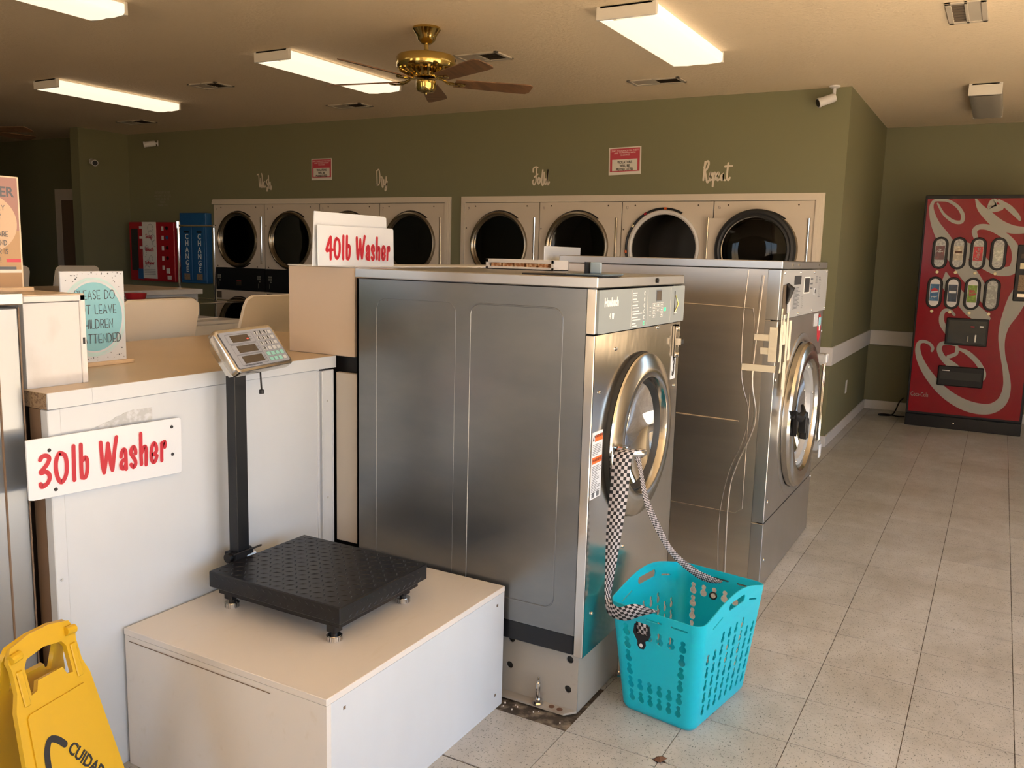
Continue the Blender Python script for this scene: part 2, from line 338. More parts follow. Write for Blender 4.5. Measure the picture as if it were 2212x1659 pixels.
# ------------------------------------------------------------------ lettering strokes (metres on their own boards)
G30={
'three' : [[(1.2506, 0.9279), (1.2553, 0.9344), (1.2639, 0.9365), (1.2722, 0.9321), (1.2737, 0.9243), (1.2674, 0.9134), (1.2573, 0.9034), (1.2513, 0.8981), (1.2521, 0.8942)], [(1.2521, 0.8942), (1.2616, 0.8959), (1.2699, 0.8904), (1.2731, 0.8794), (1.2677, 0.8674), (1.2597, 0.8617), (1.252, 0.8597), (1.2483, 0.8671)]] ,
'zero' : [[(1.3025, 0.9366), (1.2951, 0.9277), (1.2909, 0.9115), (1.2904, 0.8946), (1.2925, 0.8791), (1.2976, 0.8656), (1.3042, 0.8603), (1.3115, 0.8673), (1.3171, 0.8795), (1.3194, 0.8963), (1.3187, 0.9155), (1.3148, 0.9286), (1.3025, 0.9366)]] ,
'l' : [[(1.3401, 0.9467), (1.3394, 0.921), (1.3386, 0.8866), (1.3385, 0.8586)]] ,
'b' : [[(1.3604, 0.9469), (1.3595, 0.9171), (1.3587, 0.8824), (1.3596, 0.8598)], [(1.363, 0.9048), (1.3695, 0.9113), (1.3751, 0.9064), (1.3763, 0.8905), (1.3741, 0.8714), (1.3685, 0.8589), (1.3597, 0.8608)]] ,
'W' : [[(1.4169, 0.9426), (1.418, 0.9138), (1.4197, 0.8817), (1.4236, 0.86)], [(1.4236, 0.86), (1.4284, 0.884), (1.4341, 0.9107), (1.4375, 0.936)], [(1.4375, 0.936), (1.4406, 0.9095), (1.4436, 0.8809), (1.4481, 0.8619)], [(1.4481, 0.8619), (1.4527, 0.8891), (1.4574, 0.9184), (1.4638, 0.9493)]] ,
'a' : [[(1.4752, 0.8928), (1.4779, 0.9044), (1.4839, 0.9114), (1.4893, 0.9064), (1.49, 0.8879), (1.4899, 0.8563)], [(1.4898, 0.8839), (1.4791, 0.8809), (1.4741, 0.8707), (1.477, 0.861), (1.4849, 0.8604), (1.49, 0.8716)]] ,
's' : [[(1.5208, 0.8933), (1.5201, 0.9047), (1.5147, 0.9129), (1.5075, 0.907), (1.5064, 0.896), (1.5123, 0.8856), (1.5188, 0.8741), (1.5194, 0.8636), (1.5129, 0.8567), (1.505, 0.8655)]] ,
'h' : [[(1.5389, 0.9456), (1.5381, 0.9158), (1.5375, 0.887), (1.538, 0.8599)], [(1.5393, 0.8908), (1.5458, 0.9041), (1.5518, 0.9071), (1.5544, 0.8962), (1.5536, 0.8756), (1.5527, 0.8559)]] ,
'e' : [[(1.5721, 0.8783), (1.5831, 0.8825), (1.5883, 0.8899), (1.5865, 0.905), (1.58, 0.9114), (1.5731, 0.9012), (1.5699, 0.8829), (1.5705, 0.8681), (1.5773, 0.8573), (1.5843, 0.8622), (1.5889, 0.874)]] ,
'r' : [[(1.6056, 0.9068), (1.6053, 0.8868), (1.6046, 0.8699), (1.6046, 0.8572)], [(1.6055, 0.891), (1.6098, 0.905), (1.6157, 0.9103), (1.6171, 0.9016), (1.616, 0.8943)]] ,
}
FOUR=[[(2.288, 1.5023), (2.2809, 1.4915), (2.2738, 1.4754), (2.2667, 1.4593), (2.2696, 1.4554)], [(2.2696, 1.4574), (2.2836, 1.4583), (2.2957, 1.4592)], [(2.2883, 1.501), (2.2878, 1.4784), (2.2872, 1.4543), (2.2874, 1.4289)]]
WASH= [[(-7.293, 2.258), (-7.274, 2.262), (-7.264, 2.249), (-7.263, 2.206), (-7.257, 2.148), (-7.245, 2.122), (-7.234, 2.147), (-7.223, 2.205), (-7.226, 2.255), (-7.232, 2.269)], [(-7.226, 2.255), (-7.223, 2.183), (-7.217, 2.132), (-7.227, 2.118)], [(-7.173, 2.175), (-7.19, 2.183), (-7.203, 2.161), (-7.203, 2.132), (-7.192, 2.118), (-7.178, 2.139), (-7.173, 2.175), (-7.171, 2.132), (-7.164, 2.119)], [(-7.143, 2.203), (-7.155, 2.182), (-7.144, 2.153), (-7.136, 2.124), (-7.145, 2.081), (-7.155, 2.088), (-7.144, 2.124), (-7.131, 2.138)], [(-7.126, 2.246), (-7.123, 2.181), (-7.118, 2.109)], [(-7.118, 2.145), (-7.103, 2.178), (-7.098, 2.145), (-7.095, 2.102), (-7.087, 2.098), (-7.081, 2.131)]]
DRY= [[(-5.632, 2.262), (-5.629, 2.196), (-5.627, 2.129), (-5.635, 2.119), (-5.635, 2.123), (-5.61, 2.122), (-5.593, 2.155), (-5.591, 2.208), (-5.598, 2.255), (-5.609, 2.275), (-5.623, 2.265)], [(-5.576, 2.201), (-5.563, 2.194), (-5.566, 2.155), (-5.563, 2.108), (-5.552, 2.098), (-5.546, 2.134), (-5.542, 2.174)], [(-5.542, 2.174), (-5.539, 2.134), (-5.529, 2.121), (-5.518, 2.147), (-5.513, 2.2)], [(-5.513, 2.2), (-5.506, 2.127), (-5.509, 2.081), (-5.523, 2.063), (-5.526, 2.081), (-5.512, 2.114), (-5.498, 2.154)]]
FOLD= [[(-3.833, 2.211), (-3.832, 2.241), (-3.807, 2.254), (-3.787, 2.249)], [(-3.797, 2.249), (-3.8, 2.18), (-3.803, 2.12), (-3.822, 2.095), (-3.836, 2.121), (-3.828, 2.138)], [(-3.819, 2.164), (-3.785, 2.189)], [(-3.774, 2.158), (-3.783, 2.129), (-3.775, 2.103), (-3.76, 2.12), (-3.761, 2.15), (-3.774, 2.158)], [(-3.734, 2.226), (-3.74, 2.171), (-3.743, 2.119), (-3.732, 2.089), (-3.718, 2.119), (-3.72, 2.204)], [(-3.702, 2.144), (-3.711, 2.119), (-3.703, 2.097), (-3.691, 2.118), (-3.686, 2.178), (-3.681, 2.229), (-3.685, 2.135), (-3.676, 2.093), (-3.664, 2.118)]]
REPEAT= [[(-2.227, 2.257), (-2.231, 2.187), (-2.235, 2.109)], [(-2.233, 2.21), (-2.219, 2.252), (-2.201, 2.26), (-2.197, 2.233), (-2.21, 2.198), (-2.223, 2.179), (-2.212, 2.132), (-2.201, 2.089), (-2.186, 2.108)], [(-2.183, 2.132), (-2.172, 2.151), (-2.177, 2.17), (-2.185, 2.139), (-2.18, 2.108), (-2.166, 2.112)], [(-2.157, 2.162), (-2.153, 2.108), (-2.153, 2.057)], [(-2.155, 2.139), (-2.141, 2.169), (-2.132, 2.146), (-2.138, 2.111), (-2.152, 2.116)], [(-2.123, 2.134), (-2.108, 2.153), (-2.113, 2.169), (-2.123, 2.142), (-2.117, 2.107), (-2.102, 2.113)], [(-2.076, 2.153), (-2.089, 2.137), (-2.085, 2.11), (-2.071, 2.114), (-2.069, 2.16), (-2.066, 2.114), (-2.053, 2.106)], [(-2.034, 2.24), (-2.038, 2.175), (-2.038, 2.121), (-2.025, 2.106), (-2.015, 2.124)], [(-2.06, 2.214), (-2.001, 2.218)]]
COKE=[
[(0.101, 2.004, 0.0141), (0.155, 1.916, 0.0212), (0.234, 1.851, 0.0282), (0.301, 1.844, 0.0317), (0.309, 1.902, 0.0317), (0.263, 1.974, 0.0282), (0.186, 2.025, 0.0247), (0.098, 2.04, 0.0212), (0.058, 2.004, 0.0282), (0.06, 1.931, 0.0423), (0.1, 1.821, 0.0705), (0.167, 1.712, 0.1058), (0.237, 1.603, 0.1235), (0.327, 1.489, 0.1323), (0.416, 1.374, 0.1323), (0.505, 1.261, 0.1058), (0.552, 1.175, 0.0794)] ,
[(0.395, 2.045, 0.0106), (0.439, 1.966, 0.0529), (0.509, 1.895, 0.0776), (0.592, 1.824, 0.0847), (0.696, 1.783, 0.0705), (0.796, 1.777, 0.0529)] ,
[(0.539, 2.044, 0.0529), (0.528, 1.966, 0.0705), (0.591, 1.966, 0.0529)] ,
[(0.573, 2.023, 0.0282), (0.654, 1.966, 0.0459), (0.723, 1.896, 0.0353), (0.745, 1.861, 0.0176)] ,
[(0.431, 1.701, 0.0353), (0.412, 1.766, 0.0423), (0.448, 1.802, 0.0459), (0.532, 1.793, 0.0494), (0.639, 1.733, 0.0529), (0.723, 1.642, 0.06), (0.752, 1.529, 0.0705), (0.729, 1.442, 0.0776), (0.643, 1.425, 0.0776), (0.551, 1.459, 0.0776), (0.439, 1.55, 0.1058), (0.354, 1.62, 0.1058)] ,
[(0.17, 0.697, 0.0212), (0.174, 0.727, 0.0247), (0.143, 0.763, 0.0247), (0.094, 0.778, 0.0282), (0.057, 0.757, 0.0353), (0.057, 0.68, 0.0459), (0.098, 0.576, 0.06), (0.177, 0.46, 0.0741), (0.283, 0.348, 0.0847), (0.412, 0.262, 0.0952), (0.55, 0.216, 0.0988), (0.681, 0.223, 0.0917), (0.764, 0.299, 0.0776), (0.787, 0.428, 0.06), (0.763, 0.573, 0.0459), (0.726, 0.718, 0.0388), (0.708, 0.848, 0.0529), (0.719, 0.966, 0.0776), (0.753, 1.07, 0.1164), (0.792, 1.187, 0.1411), (0.835, 1.261, 0.1587)] ,
[(0.353, 0.764, 0.0212), (0.292, 0.777, 0.0317), (0.239, 0.763, 0.0388), (0.23, 0.709, 0.0423), (0.271, 0.636, 0.0494), (0.358, 0.568, 0.0705), (0.445, 0.485, 0.0705)] ,
[(0.309, 0.655, 0.0353), (0.367, 0.689, 0.0317), (0.368, 0.75, 0.0247)] ,
[(0.369, 0.735, 0.0176), (0.452, 0.704, 0.0388), (0.538, 0.628, 0.0423), (0.592, 0.543, 0.0423), (0.597, 0.484, 0.0317), (0.567, 0.459, 0.0176)] ,
[(0.322, 1.031, 0.0212), (0.286, 1.066, 0.0247), (0.239, 1.063, 0.0317), (0.221, 1.01, 0.0388), (0.237, 0.936, 0.0459), (0.305, 0.85, 0.0529)] ,
[(0.222, 1.397, 0.0176), (0.252, 1.295, 0.1058), (0.355, 1.181, 0.1058), (0.456, 1.083, 0.1235), (0.554, 1.014, 0.1058)] ,
]
# ================================================================== STRUCTURE
H = 2.78; YW = 7.16; YR = 9.42
fl = MB(); fl.box(-12.6, 3.0, -4.2, 9.42, -0.12, -0.0025); floor = struct('floor', fl, M['grime'])
TS = 0.3048; TX0 = -0.4406; TY0 = 2.888
random.seed(3)
proto_t = None; rest = MB(); ntile = 0
CH = -0.7454   # x line with the chipped corner at y = 2.278
for i in range(-41, 12):
    for j in range(-24, 22):
        x0, y0 = TX0 + i*TS, TY0 + j*TS; x1, y1 = x0+TS, y0+TS
        if x0 > 3.0 or x1 < -12.6 or y0 > 9.42 or y1 < -4.2: continue
        if i == -3 and j == -2: continue          # the missing tile under the washer mount
        g = 0.0013
        near = (-3 <= i <= 5 and -4 <= j <= 21 and not (i == -3 and j > -2))
        cx0, cx1, cy0, cy1 = max(x0, -12.6)+g, min(x1, 3.0)-g, max(y0, -4.2)+g, min(y1, 9.42)-g
        if near and ntile < 296:
            chip = {(-2, -2): 'tl', (-2, -3): 'x', (-1, -3): 'bl'}.get((i, j))
            if (i, j) in ((-1, -2), (-2, -2), (-2, -3)):
                a, b, c, d = [(cx0,cy0),(cx1,cy0),(cx1,cy1),(cx0,cy1)]; q = MB()
                r = random.uniform
                if (i, j) == (-1, -2): P = [(cx0+.026,cy0),(cx1,cy0),(cx1,cy1),(cx0,cy1),(cx0,cy0+.014),(cx0+.012,cy0+.010)]
                elif (i, j) == (-2, -2): P = [(cx0,cy0),(cx1-.022,cy0),(cx1-.012,cy0+.012),(cx1,cy0+.018),(cx1,cy1),(cx0,cy1)]
                else: P = [(cx0,cy0),(cx1,cy0),(cx1,cy1-.010),(cx1-.010,cy1-.006),(cx1-.020,cy1),(cx0,cy1)]
                n = len(P); q.add([(p[0],p[1],-.0025) for p in P]+[(p[0],p[1],0) for p in P], [tuple(range(n,2*n))]+[(k,(k+1)%n,n+(k+1)%n,n+k) for k in range(n)])
                q.build('floor_tile', M['tile'], floor)
            else:
                if proto_t is None:
                    q = MB(); h = TS/2-g; q.box(-h, h, -h, h, -.0025, 0); proto_t = q.build('floor_tile', M['tile'], floor); o = proto_t
                else: o = proto_t.copy(); COL.objects.link(o)
                o.location = ((x0+x1)/2, (y0+y1)/2, 0.0)
                if i == -3 and j == -4: o.location.y -= 0.004
            ntile += 1
        else: rest.box(cx0, cx1, cy0, cy1, -.0025, 0)
o = rest.build('outer_floor_tile', M['tile'], floor); tag(o, kind='stuff')

c = MB().box(-12.75, 3.15, -4.35, 9.57, H, H+0.12); struct('ceiling', c, M['ceil'])
OL = (-7.982, -4.788); OR = (-4.559, -1.318); OZ = 1.94
w = MB()
w.box(-9.45, OL[0], YW, YW+.14, 0, H).box(OL[0], OL[1], YW, YW+.14, OZ, H).box(OL[1], OR[0], YW, YW+.14, 0, H).box(OR[0], OR[1], YW, YW+.14, OZ, H).box(OR[1], -1.126, YW, YW+.14, 0, H)
struct('wall_back', w, M['green'])
struct('wall_alcove_side', MB().box(-1.266, -1.126, YW+.14, YR+.14, 0, H), M['green'])

M['creamwall'] = mat('cream_wall_paint', (0.72, 0.63, 0.48), 0.6)
def wall_open(name, axis, c0, c1, lo, hi, ops):
    q = MB(); p = lo
    def b(a, d, z0, z1):
        if axis == 'x': q.box(a, d, c0, c1, z0, z1)
        else: q.box(c0, c1, a, d, z0, z1)
    for a, d in ops: b(p, a, 0, H); b(a, d, 0, WZ[0]); b(a, d, WZ[1], H); p = d
    b(p, hi, 0, H); struct(name, q, M['green'] if 'alcove' in name else M['creamwall'])
wall_open('wall_alcove_back', 'x', YR, YR+.14, -1.126, 3.15, WIN_B)
wall_open('wall_front', 'x', -4.35, -4.2, -12.75, 3.15, WIN_F)
wall_open('wall_right', 'y', 3.0, 3.15, -4.2, YR, WIN_R)
for n, (a, b) in enumerate(WIN_F):
    q = MB()
    for x0, x1, z0, z1 in ((a, b, WZ[0], WZ[0]+.05), (a, b, WZ[1]-.05, WZ[1]), (a, a+.05, *WZ), (b-.05, b, *WZ), ((a+b)/2-.02, (a+b)/2+.02, *WZ)): q.box(x0, x1, -4.3, -4.23, z0, z1)
    struct('window_%d' % (n+1), q, M['alu'])
for n, (a, b) in enumerate(WIN_B):
    q = MB()
    for x0, x1, z0, z1 in ((a, b, WZ[0], WZ[0]+.05), (a, b, WZ[1]-.05, WZ[1]), (a, a+.05, *WZ), (b-.05, b, *WZ)): q.box(x0, x1, YR+.04, YR+.10, z0, z1)
    struct('window_%d' % (n+8), q, M['alu'])
for n, (a, b) in enumerate(WIN_R):
    q = MB()
    for y0, y1, z0, z1 in ((a, b, WZ[0], WZ[0]+.05), (a, b, WZ[1]-.05, WZ[1]), (a, a+.05, *WZ), (b-.05, b, *WZ), ((a+b)/2-.02, (a+b)/2+.02, *WZ)): q.box(3.03, 3.1, y0, y1, z0, z1)
    struct('window_%d' % (n+4), q, M['alu'])
struct('wall_left', MB().box(-9.6, -9.45, 6.5, YW+.14, 0, H).box(-9.6, -9.45, -4.2, 4.6, 0, H), M['green'])
struct('wall_side_room_back', MB().box(-12.75, -9.6, 7.10, 7.24, 0, H), M['green'])
struct('wall_side_room_left', MB().box(-12.75, -12.6, -4.2, 7.10, 0, H), M['green'])
q = MB().box(-10.82, -10.70, 7.075, 7.10, 0, 2.14).box(-9.90, -9.78, 7.075, 7.10, 0, 2.14).box(-10.70, -9.90, 7.075, 7.10, 2.0, 2.14)
d1 = struct('door_1', q, M['creamtrim']); MB().box(-10.70, -9.90, 7.08, 7.10, 0.01, 2.0).build('door_leaf', M['browngap'], d1)
# casing round the two dryer banks
def casing(name, x0, x1, left):
    q = MB(); zt = 1.996
    for k, (ins, dep) in enumerate(((0, .010), (.012, .018), (.034, .024), (.050, .016))):
        wd = .064
        z0 = OZ; q.box(x0+(ins if left else 0), x1-ins, YW-dep, YW, z0+(0 if k < 3 else 0), zt-ins)
        q.box(x1-wd, x1-ins, YW-dep, YW, 0, z0+.002)
        if left: q.box(x0+ins, x0+wd-.02, YW-dep, YW, 0, z0+.002)
    return struct(name, q, M['creamtrim'])
casing('trim_1', -8.0, -4.722, False)
casing('trim_2', -4.604, -1.258, True)
for nm, b in (('trim_3', (-1.256, -1.112, YW-.014, YW, .655, .80)), ('trim_4', (-1.126, -1.112, YW, YR, .655, .80)), ('trim_5', (-1.112, 3.0, YR-.014, YR, .655, .80)),
              ('baseboard_front', (-1.256, -1.112, YW-.014, YW, 0, .088)), ('baseboard_side', (-1.126, -1.112, YW, YR, 0, .088)), ('baseboard_back', (-1.112, 3.0, YR-.014, YR, 0, .088)),
              ('baseboard_left', (-9.45, -7.99, YW-.014, YW, 0, .088))):
    struct(nm, MB().box(*b), M['whitetrim'], 0.003)

# ================================================================== CEILING THINGS
def fixture(x0, x1, y0, y1, label, lit=True, h=.07, grp=None):
    t = thing('ceiling_light', label, 'light', ((x0+x1)/2, (y0+y1)/2, H), 0, grp); a, b = (x1-x0)/2, (y1-y0)/2
    q = MB().box(-a, a, -b, -b+.022, -h, 0).box(-a, a, b-.022, b, -h, 0).box(-a+.02, a-.02, -b, b, -.014, 0); q.build('housing', M['fixture'], t, .003)
    q = MB(); n = 14; P = []
    P += [(-a+.002, -.014), (-a+.002, -h+.012), (-a+.014, -h), (-a*.35, -h-.006), (0, -h-.002), (a*.35, -h-.006), (a-.014, -h), (a-.002, -h+.012), (a-.002, -.014)]
    vs = [(p[0], -b+.022, p[1]) for p in P] + [(p[0], b-.022, p[1]) for p in P]; m = len(P)
    q.add(vs, [(i, i+1, m+i+1, m+i) for i in range(m-1)]); q.build('diffuser', M['tube'] if lit else M['tubeoff'], t, smooth_=True, ang=50)
    return t
fixture(-2.03, -1.69, 4.45, 5.70, 'lit white wraparound ceiling light right of the brass fan')
fixture(-4.60, -4.28, 4.50, 5.75, 'lit white wraparound ceiling light behind the brass fan blades')
fixture(-7.155, -6.84, 4.54, 5.77, 'lit white wraparound ceiling light at left, over the change machines')
fixture(-4.66, -4.35, 2.08, 3.33, 'lit white ceiling light cut by the top left corner of the photo')
fixture(-0.35, -0.13, 7.36, 8.50, 'small unlit ceiling light with grey lens above the vending machine', False, .085)
def vent(x, y, w, l, label, flip=1, rot=0, grp=None):
    t = thing('ceiling_vent', label, 'vent', (x, y, H), rot, grp)
    a, b = w/2, l/2; e = .028
    MB().box(-a, a, -b, -b+e, -.010, 0).box(-a, a, b-e, b, -.010, 0).box(-a, -a+e, -b, b, -.010, 0).box(a-e, a, -b, b, -.010, 0).box(-.008, .008, -b, b, -.010, 0).build('frame', M['vent'], t, .002)
    MB().box(-a+e, -.008, -b+e, b-e, -.006, -.001).build('closed_damper', M['vent'], t)
    MB().box(.008, a-e, -b+e, b-e, -.0015, -.0005).build('dark_duct', M['ventd'], t)
    n = 7
    for i in range(n):
        y0 = -b+e+(i+.5)*(2*b-2*e)/n; MB().add([(.008, y0-.006, -.009), (a-e, y0-.006, -.009), (a-e, y0+.005, -.002), (.008, y0+.005, -.002)], [(0,1,2,3)]).build('louvre', M['ventd'], t)
    return t
vent(-3.21, 5.225, .35, .23, 'ceiling vent just behind the brass fan, half its louvres open')
vent(-5.86, 5.25, .33, .21, 'ceiling vent between the two left-hand lights')
vent(-5.40, 6.46, .40, .20, 'ceiling vent beyond the middle light, near the dryer wall')
vent(-8.37, 6.46, .42, .21, 'ceiling vent nearest the far left corner of the room')
vent(-2.41, 6.425, .41, .19, 'ceiling vent beyond the right-hand light, close to the dryer wall')
vent(-.295, 5.31, .19, .43, 'square ceiling vent with dusty grille at the top right', rot=PI)

def fan(x, y, label, ang0, zb=2.475, R=.66):
    t = thing('ceiling_fan', label, 'fan', (x, y, H))
    MB().lathe([(.0, 0), (.082, 0), (.084, -.012), (.068, -.035), (.056, -.055), (.052, -.072), (.03, -.092), (.0, -.095)], axis='z').build('canopy', M['brass'], t, smooth_=True)
    MB().tube([(0,0,-.09), (0,0,-.165)], .013, 14).build('downrod', M['brass'], t, smooth_=True)
    MB().tube([(0,0,-.128), (0,0,-.162)], .018, 14).build('coupling', M['black'], t, smooth_=True)
    MB().lathe([(.0, -.150), (.05, -.152), (.15, -.160), (.172, -.166), (.178, -.176), (.178, -.222), (.172, -.234), (.16, -.24), (.0, -.24)], axis='z', n=48).build('motor_housing', M['brass'], t, smooth_=True)
    q = MB()
    for k in range(22):
        a = 2*PI*k/22; q.T = Matrix.Rotation(a, 4, 'Z'); q.add([(.165,-.008,-.238),(.165,.008,-.238),(.085,.006,-.275),(.085,-.006,-.275),(.16,-.008,-.252),(.16,.008,-.252),(.09,.006,-.283),(.09,-.006,-.283)], [(0,1,2,3),(4,5,6,7),(0,3,7,4),(1,2,6,5),(3,2,6,7),(0,1,5,4)])
    o = q.build('vent_rib', M['brass'], t)
    MB().lathe([(.0,-.24),(.085,-.24),(.095,-.262),(.085,-.285),(.06,-.292),(.0,-.292)], axis='z').build('flywheel', M['brass'], t, smooth_=True)
    MB().tube([(0,0,-.285), (0,0,-.305)], .016, 12).build('neck', M['black'], t, smooth_=True)
    MB().lathe([(.0,-.30),(.056,-.302),(.060,-.308),(.059,-.345),(.050,-.365),(.03,-.372),(.008,-.374),(.006,-.382),(0,-.383)], axis='z').build('switch_cap', M['brass'], t, smooth_=True)
    zz = zb-H
    for k in range(5):
        a = math.radians(ang0+72*k)
        br = MB(); br.T = Matrix.Rotation(a, 4, 'Z')
        br.tube([(.06,0,-.285),(.10,0,-.290),(.135,.012,zz-.002),(.165,.024,zz-.006)], .006, 8); br.tube([(.06,0,-.285),(.10,0,-.290),(.135,-.012,zz-.002),(.165,-.024,zz-.006)], .006, 8)
        cc = [(.195+.045*math.cos(2*PI*i/16), .032*math.sin(2*PI*i/16), zz-.008) for i in range(17)]; br.tube(cc, .005, 6)
        br.build('blade_bracket', M['brass'], t, smooth_=True)
        bl = MB(); bl.T = Matrix.Rotation(a, 4, 'Z') @ Matrix.Translation((0,0,zz)) @ Matrix.Rotation(math.radians(-13), 4, 'X')
        P = [(.175,-.050),(.30,-.056),(.58,-.066),(R-.02,-.064),(R,-.045),(R,.045),(R-.02,.064),(.58,.066),(.30,.056),(.175,.050)]; n = len(P)
        bl.add([(p[0],p[1],-.003) for p in P]+[(p[0],p[1],.003) for p in P], [tuple(range(n)), tuple(range(n,2*n))]+[(i,(i+1)%n,n+(i+1)%n,n+i) for i in range(n)])
        bl.build('blade', M['wood'], t)
    return t
fan(-3.127, 4.445, 'brass ceiling fan with five brown wooden blades, hanging at centre', -98)
fan(-8.50, 4.72, 'brown ceiling fan blade at the far left edge below the ceiling', 20)

# ================================================================== WALL THINGS
def camera_thing(label, loc, rz, pitch, kind):
    t = thing('security_camera', label, 'camera', loc, rz)
    if kind == 'ceiling':
        MB().lathe([(0,0),(.040,0),(.040,-.010),(.025,-.018),(0,-.018)], axis='z').build('base', M['whitetrim'], t, smooth_=True)
        MB().tube([(0,0,-.015),(0,0,-.06),(0,-.02,-.085)], .013, 10).build('arm', M['whitetrim'], t, smooth_=True); c = Vector((0,-.05,-.105))
    else:
        MB().lathe([(0,0),(.034,0),(.034,.012),(0,.016)], (0,0,0), 'y').build('base', M['whitetrim'], t, smooth_=True)
        MB().tube([(0,-.01,0),(0,-.05,0)], .012, 10).build('arm', M['whitetrim'], t, smooth_=True); c = Vector((0,-.09,-.012))
    T = Matrix.Translation(c) @ Matrix.Rotation(pitch, 4, 'X')
    q = MB(); q.T = T; q.lathe([(0,-.06),(.030,-.06),(.033,-.045),(.033,.055),(.036,.056),(.036,.075),(.0,.075)], (0,0,0), 'y', 20).build('body', M['whitetrim'], t, smooth_=True)
    q = MB(); q.T = T; q.lathe([(0,.072),(.029,.074),(.029,.078),(0,.079)], (0,0,0), 'y', 20).build('lens', M['black'], t, smooth_=True)
camera_thing('white bullet security camera mounted on the ceiling over the dryer wall corner', (-1.24, 7.09, H), -1.0, math.radians(20), 'ceiling')
camera_thing('small white security camera on the dark green wall near the left corner', (-8.90, YW, 2.655), -.7, math.radians(10), 'wall')
camera_thing('round white security camera on the narrow left wall', (-9.45, 6.66, 2.41), PI/2-.4, math.radians(12), 'wall')

def script_word(word, strokes, w, label):
    q = MB(); x0 = min(p[0] for s in strokes for p in s)
    for s in strokes: q.stroke([(p[0]-x0, p[1]) for p in s], w, 0, .002, sm=5)
    o = q.build('wall_lettering', M['vinyl']); o.location = (x0, YW, 0); tag(o, label, 'lettering', 'script words on the dryer wall'); return o
_w = lambda P_: [(-7.293+(u-112)*.00100, 2.258-(v-328)*.000727) for u, v in P_]
WASH = [_w([(110, 330), (126, 322), (134, 345), (138, 430), (146, 505), (153, 505), (158, 440), (160, 385)]), _w([(160, 385), (165, 460), (174, 515), (182, 505), (187, 420), (184, 350), (175, 312)])] + WASH[2:]
script_word('Wash', WASH, .0135, 'white script word Wash on the green wall, leftmost of the four')
script_word('Dry', DRY, .0135, 'white script word Dry on the green wall')
script_word('Fold', FOLD, .0145, 'white script word Fold on the green wall')
script_word('Repeat', REPEAT, .016, 'white script word Repeat on the green wall, rightmost')
def notice(x0, x1, z0, z1, label, tilt):
    t = thing('wall_notice', label, 'sign', ((x0+x1)/2, YW, (z0+z1)/2), 0, 'red and white violator notices'); t.rotation_euler = (0, tilt, 0)
    a, b = (x1-x0)/2, (z1-z0)/2
    MB().box(-a, a, -.003, 0, -b, b).build('sheet', M['paper'], t)
    MB().box(-a+.012, a-.012, -.004, -.003, -b+.026, b-.010).build('red_field', M['pinkred'], t)
    MB().box(-a*.78, a*.78, -.005, -.004, -b+.034, b*.12).build('white_field', M['paper'], t)
    text('VIOLATORS\nWILL BE\nPROSECUTED', .030, M['ink'], t, (0, -.0055, -b*.36), bold=.0008, sx=.85)
    text('ZERO TOLERANCE FOR THEFT\nAND TAMPERING WITH\nMACHINES', .019, M['halo'], t, (0, -.0045, b*.58), sx=.95)
M['pinkred'] = mat('faded_red_print', (0.50, 0.055, 0.085), 0.5)
notice(-6.503, -6.22, 2.185, 2.405, 'small red and white violators notice above the left dryer bank', 0)
notice(-3.088, -2.79, 2.168, 2.40, 'small red and white violators notice above the right dryer bank', math.radians(-1.5))
q = text('DETERGENT BOXES\nAND EMPTY BOTTLES\nMUST GO IN THE\nTRASH.\nTHANK YOU', .038, M['fadewhite'] if 'fadewhite' in M else mat('faded_white_vinyl', (.26,.25,.19), .6), None, (0, -.0005, 0), name='faded_wall_lettering', sx=.8, lh=.98)
q.location = (-8.857, YW, 2.007); tag(q, 'faded five line white lettering on the dark wall above the red soap machine', 'lettering')
t = thing('wall_outlet', 'small white outlet cover low on the alcove side wall', 'outlet', (-1.126, 8.117, .373), PI/2)
MB().box(-.037, .037, -.006, 0, -.058, .058).build('cover_plate', M['whitetrim'], t, .003)
for s in (-1, 1): MB().box(-.014, .014, -.008, -.005, s*.024-.014, s*.024+.014).build('socket', M['fixture'], t, .003)

# red soap machine and blue change machines
t = thing('soap_machine', 'red wall-mounted soap vending machine with a white front label', 'vending machine', (-9.32, YW, 1.03))
MB().box(0, .80, -.13, 0, 0, .70).build('cabinet', M['red'], t, .008)
MB().box(.04, .16, -.134, -.13, .12, .62).build('dark_window', M['dark'], t)
MB().box(.25, .49, -.139, -.13, .03, .70).build('white_label', M['paper'], t)
for tx, z, s in (('Soap', .53, .075), ('Bleach', .375, .068), ('Softener', .215, .058)): text(tx, s, M['redink'], t, (.37, -.1395, z), bold=.002, sx=.85)
for i, z in enumerate((.135, .115, .095, .075)): MB().box(.27, .47, -.1396, -.139, z, z+.004).build('print_line', M['greyink'], t)
q = MB()
for i in range(9):
    cx, cz, r = .27+random.random()*.2, .15+i*.06, .03+random.random()*.02; q.tube([(cx+r*math.cos(a*.5), -.1392, cz+r*math.sin(a*.5)) for a in range(13) if .252 < cx+r*math.cos(a*.5) < .488 and .14 < cz+r*math.sin(a*.5) < .695], .0016, 4)
tag(q.build('bubble_print', M['greyink'], t), kind='stuff')
for z in (.60, .49, .37, .25, .14): MB().box(.585, .62, -.134, -.13, z, z+.05).build('price_tag', M['paper'], t)
for z in (.61, .50, .38, .26): MB().disc((.68, -.13, z+.02), .022, .006).build('coin_knob', M['blue'] if z == .50 else M['black'], t)
MB().box(.655, .715, -.134, -.13, .10, .16).build('sticker', M['paper'], t); MB().box(.67, .735, -.134, -.13, .03, .075).build('sticker', M['paper'], t)
for z in (.62, .50, .38): MB().box(.19, .25, -.134, -.13, z, z+.03).build('sticker', M['paper'], t)
MB().box(.15, .25, -.134, -.13, .02, .14).build('blue_sticker', M['blue'], t)
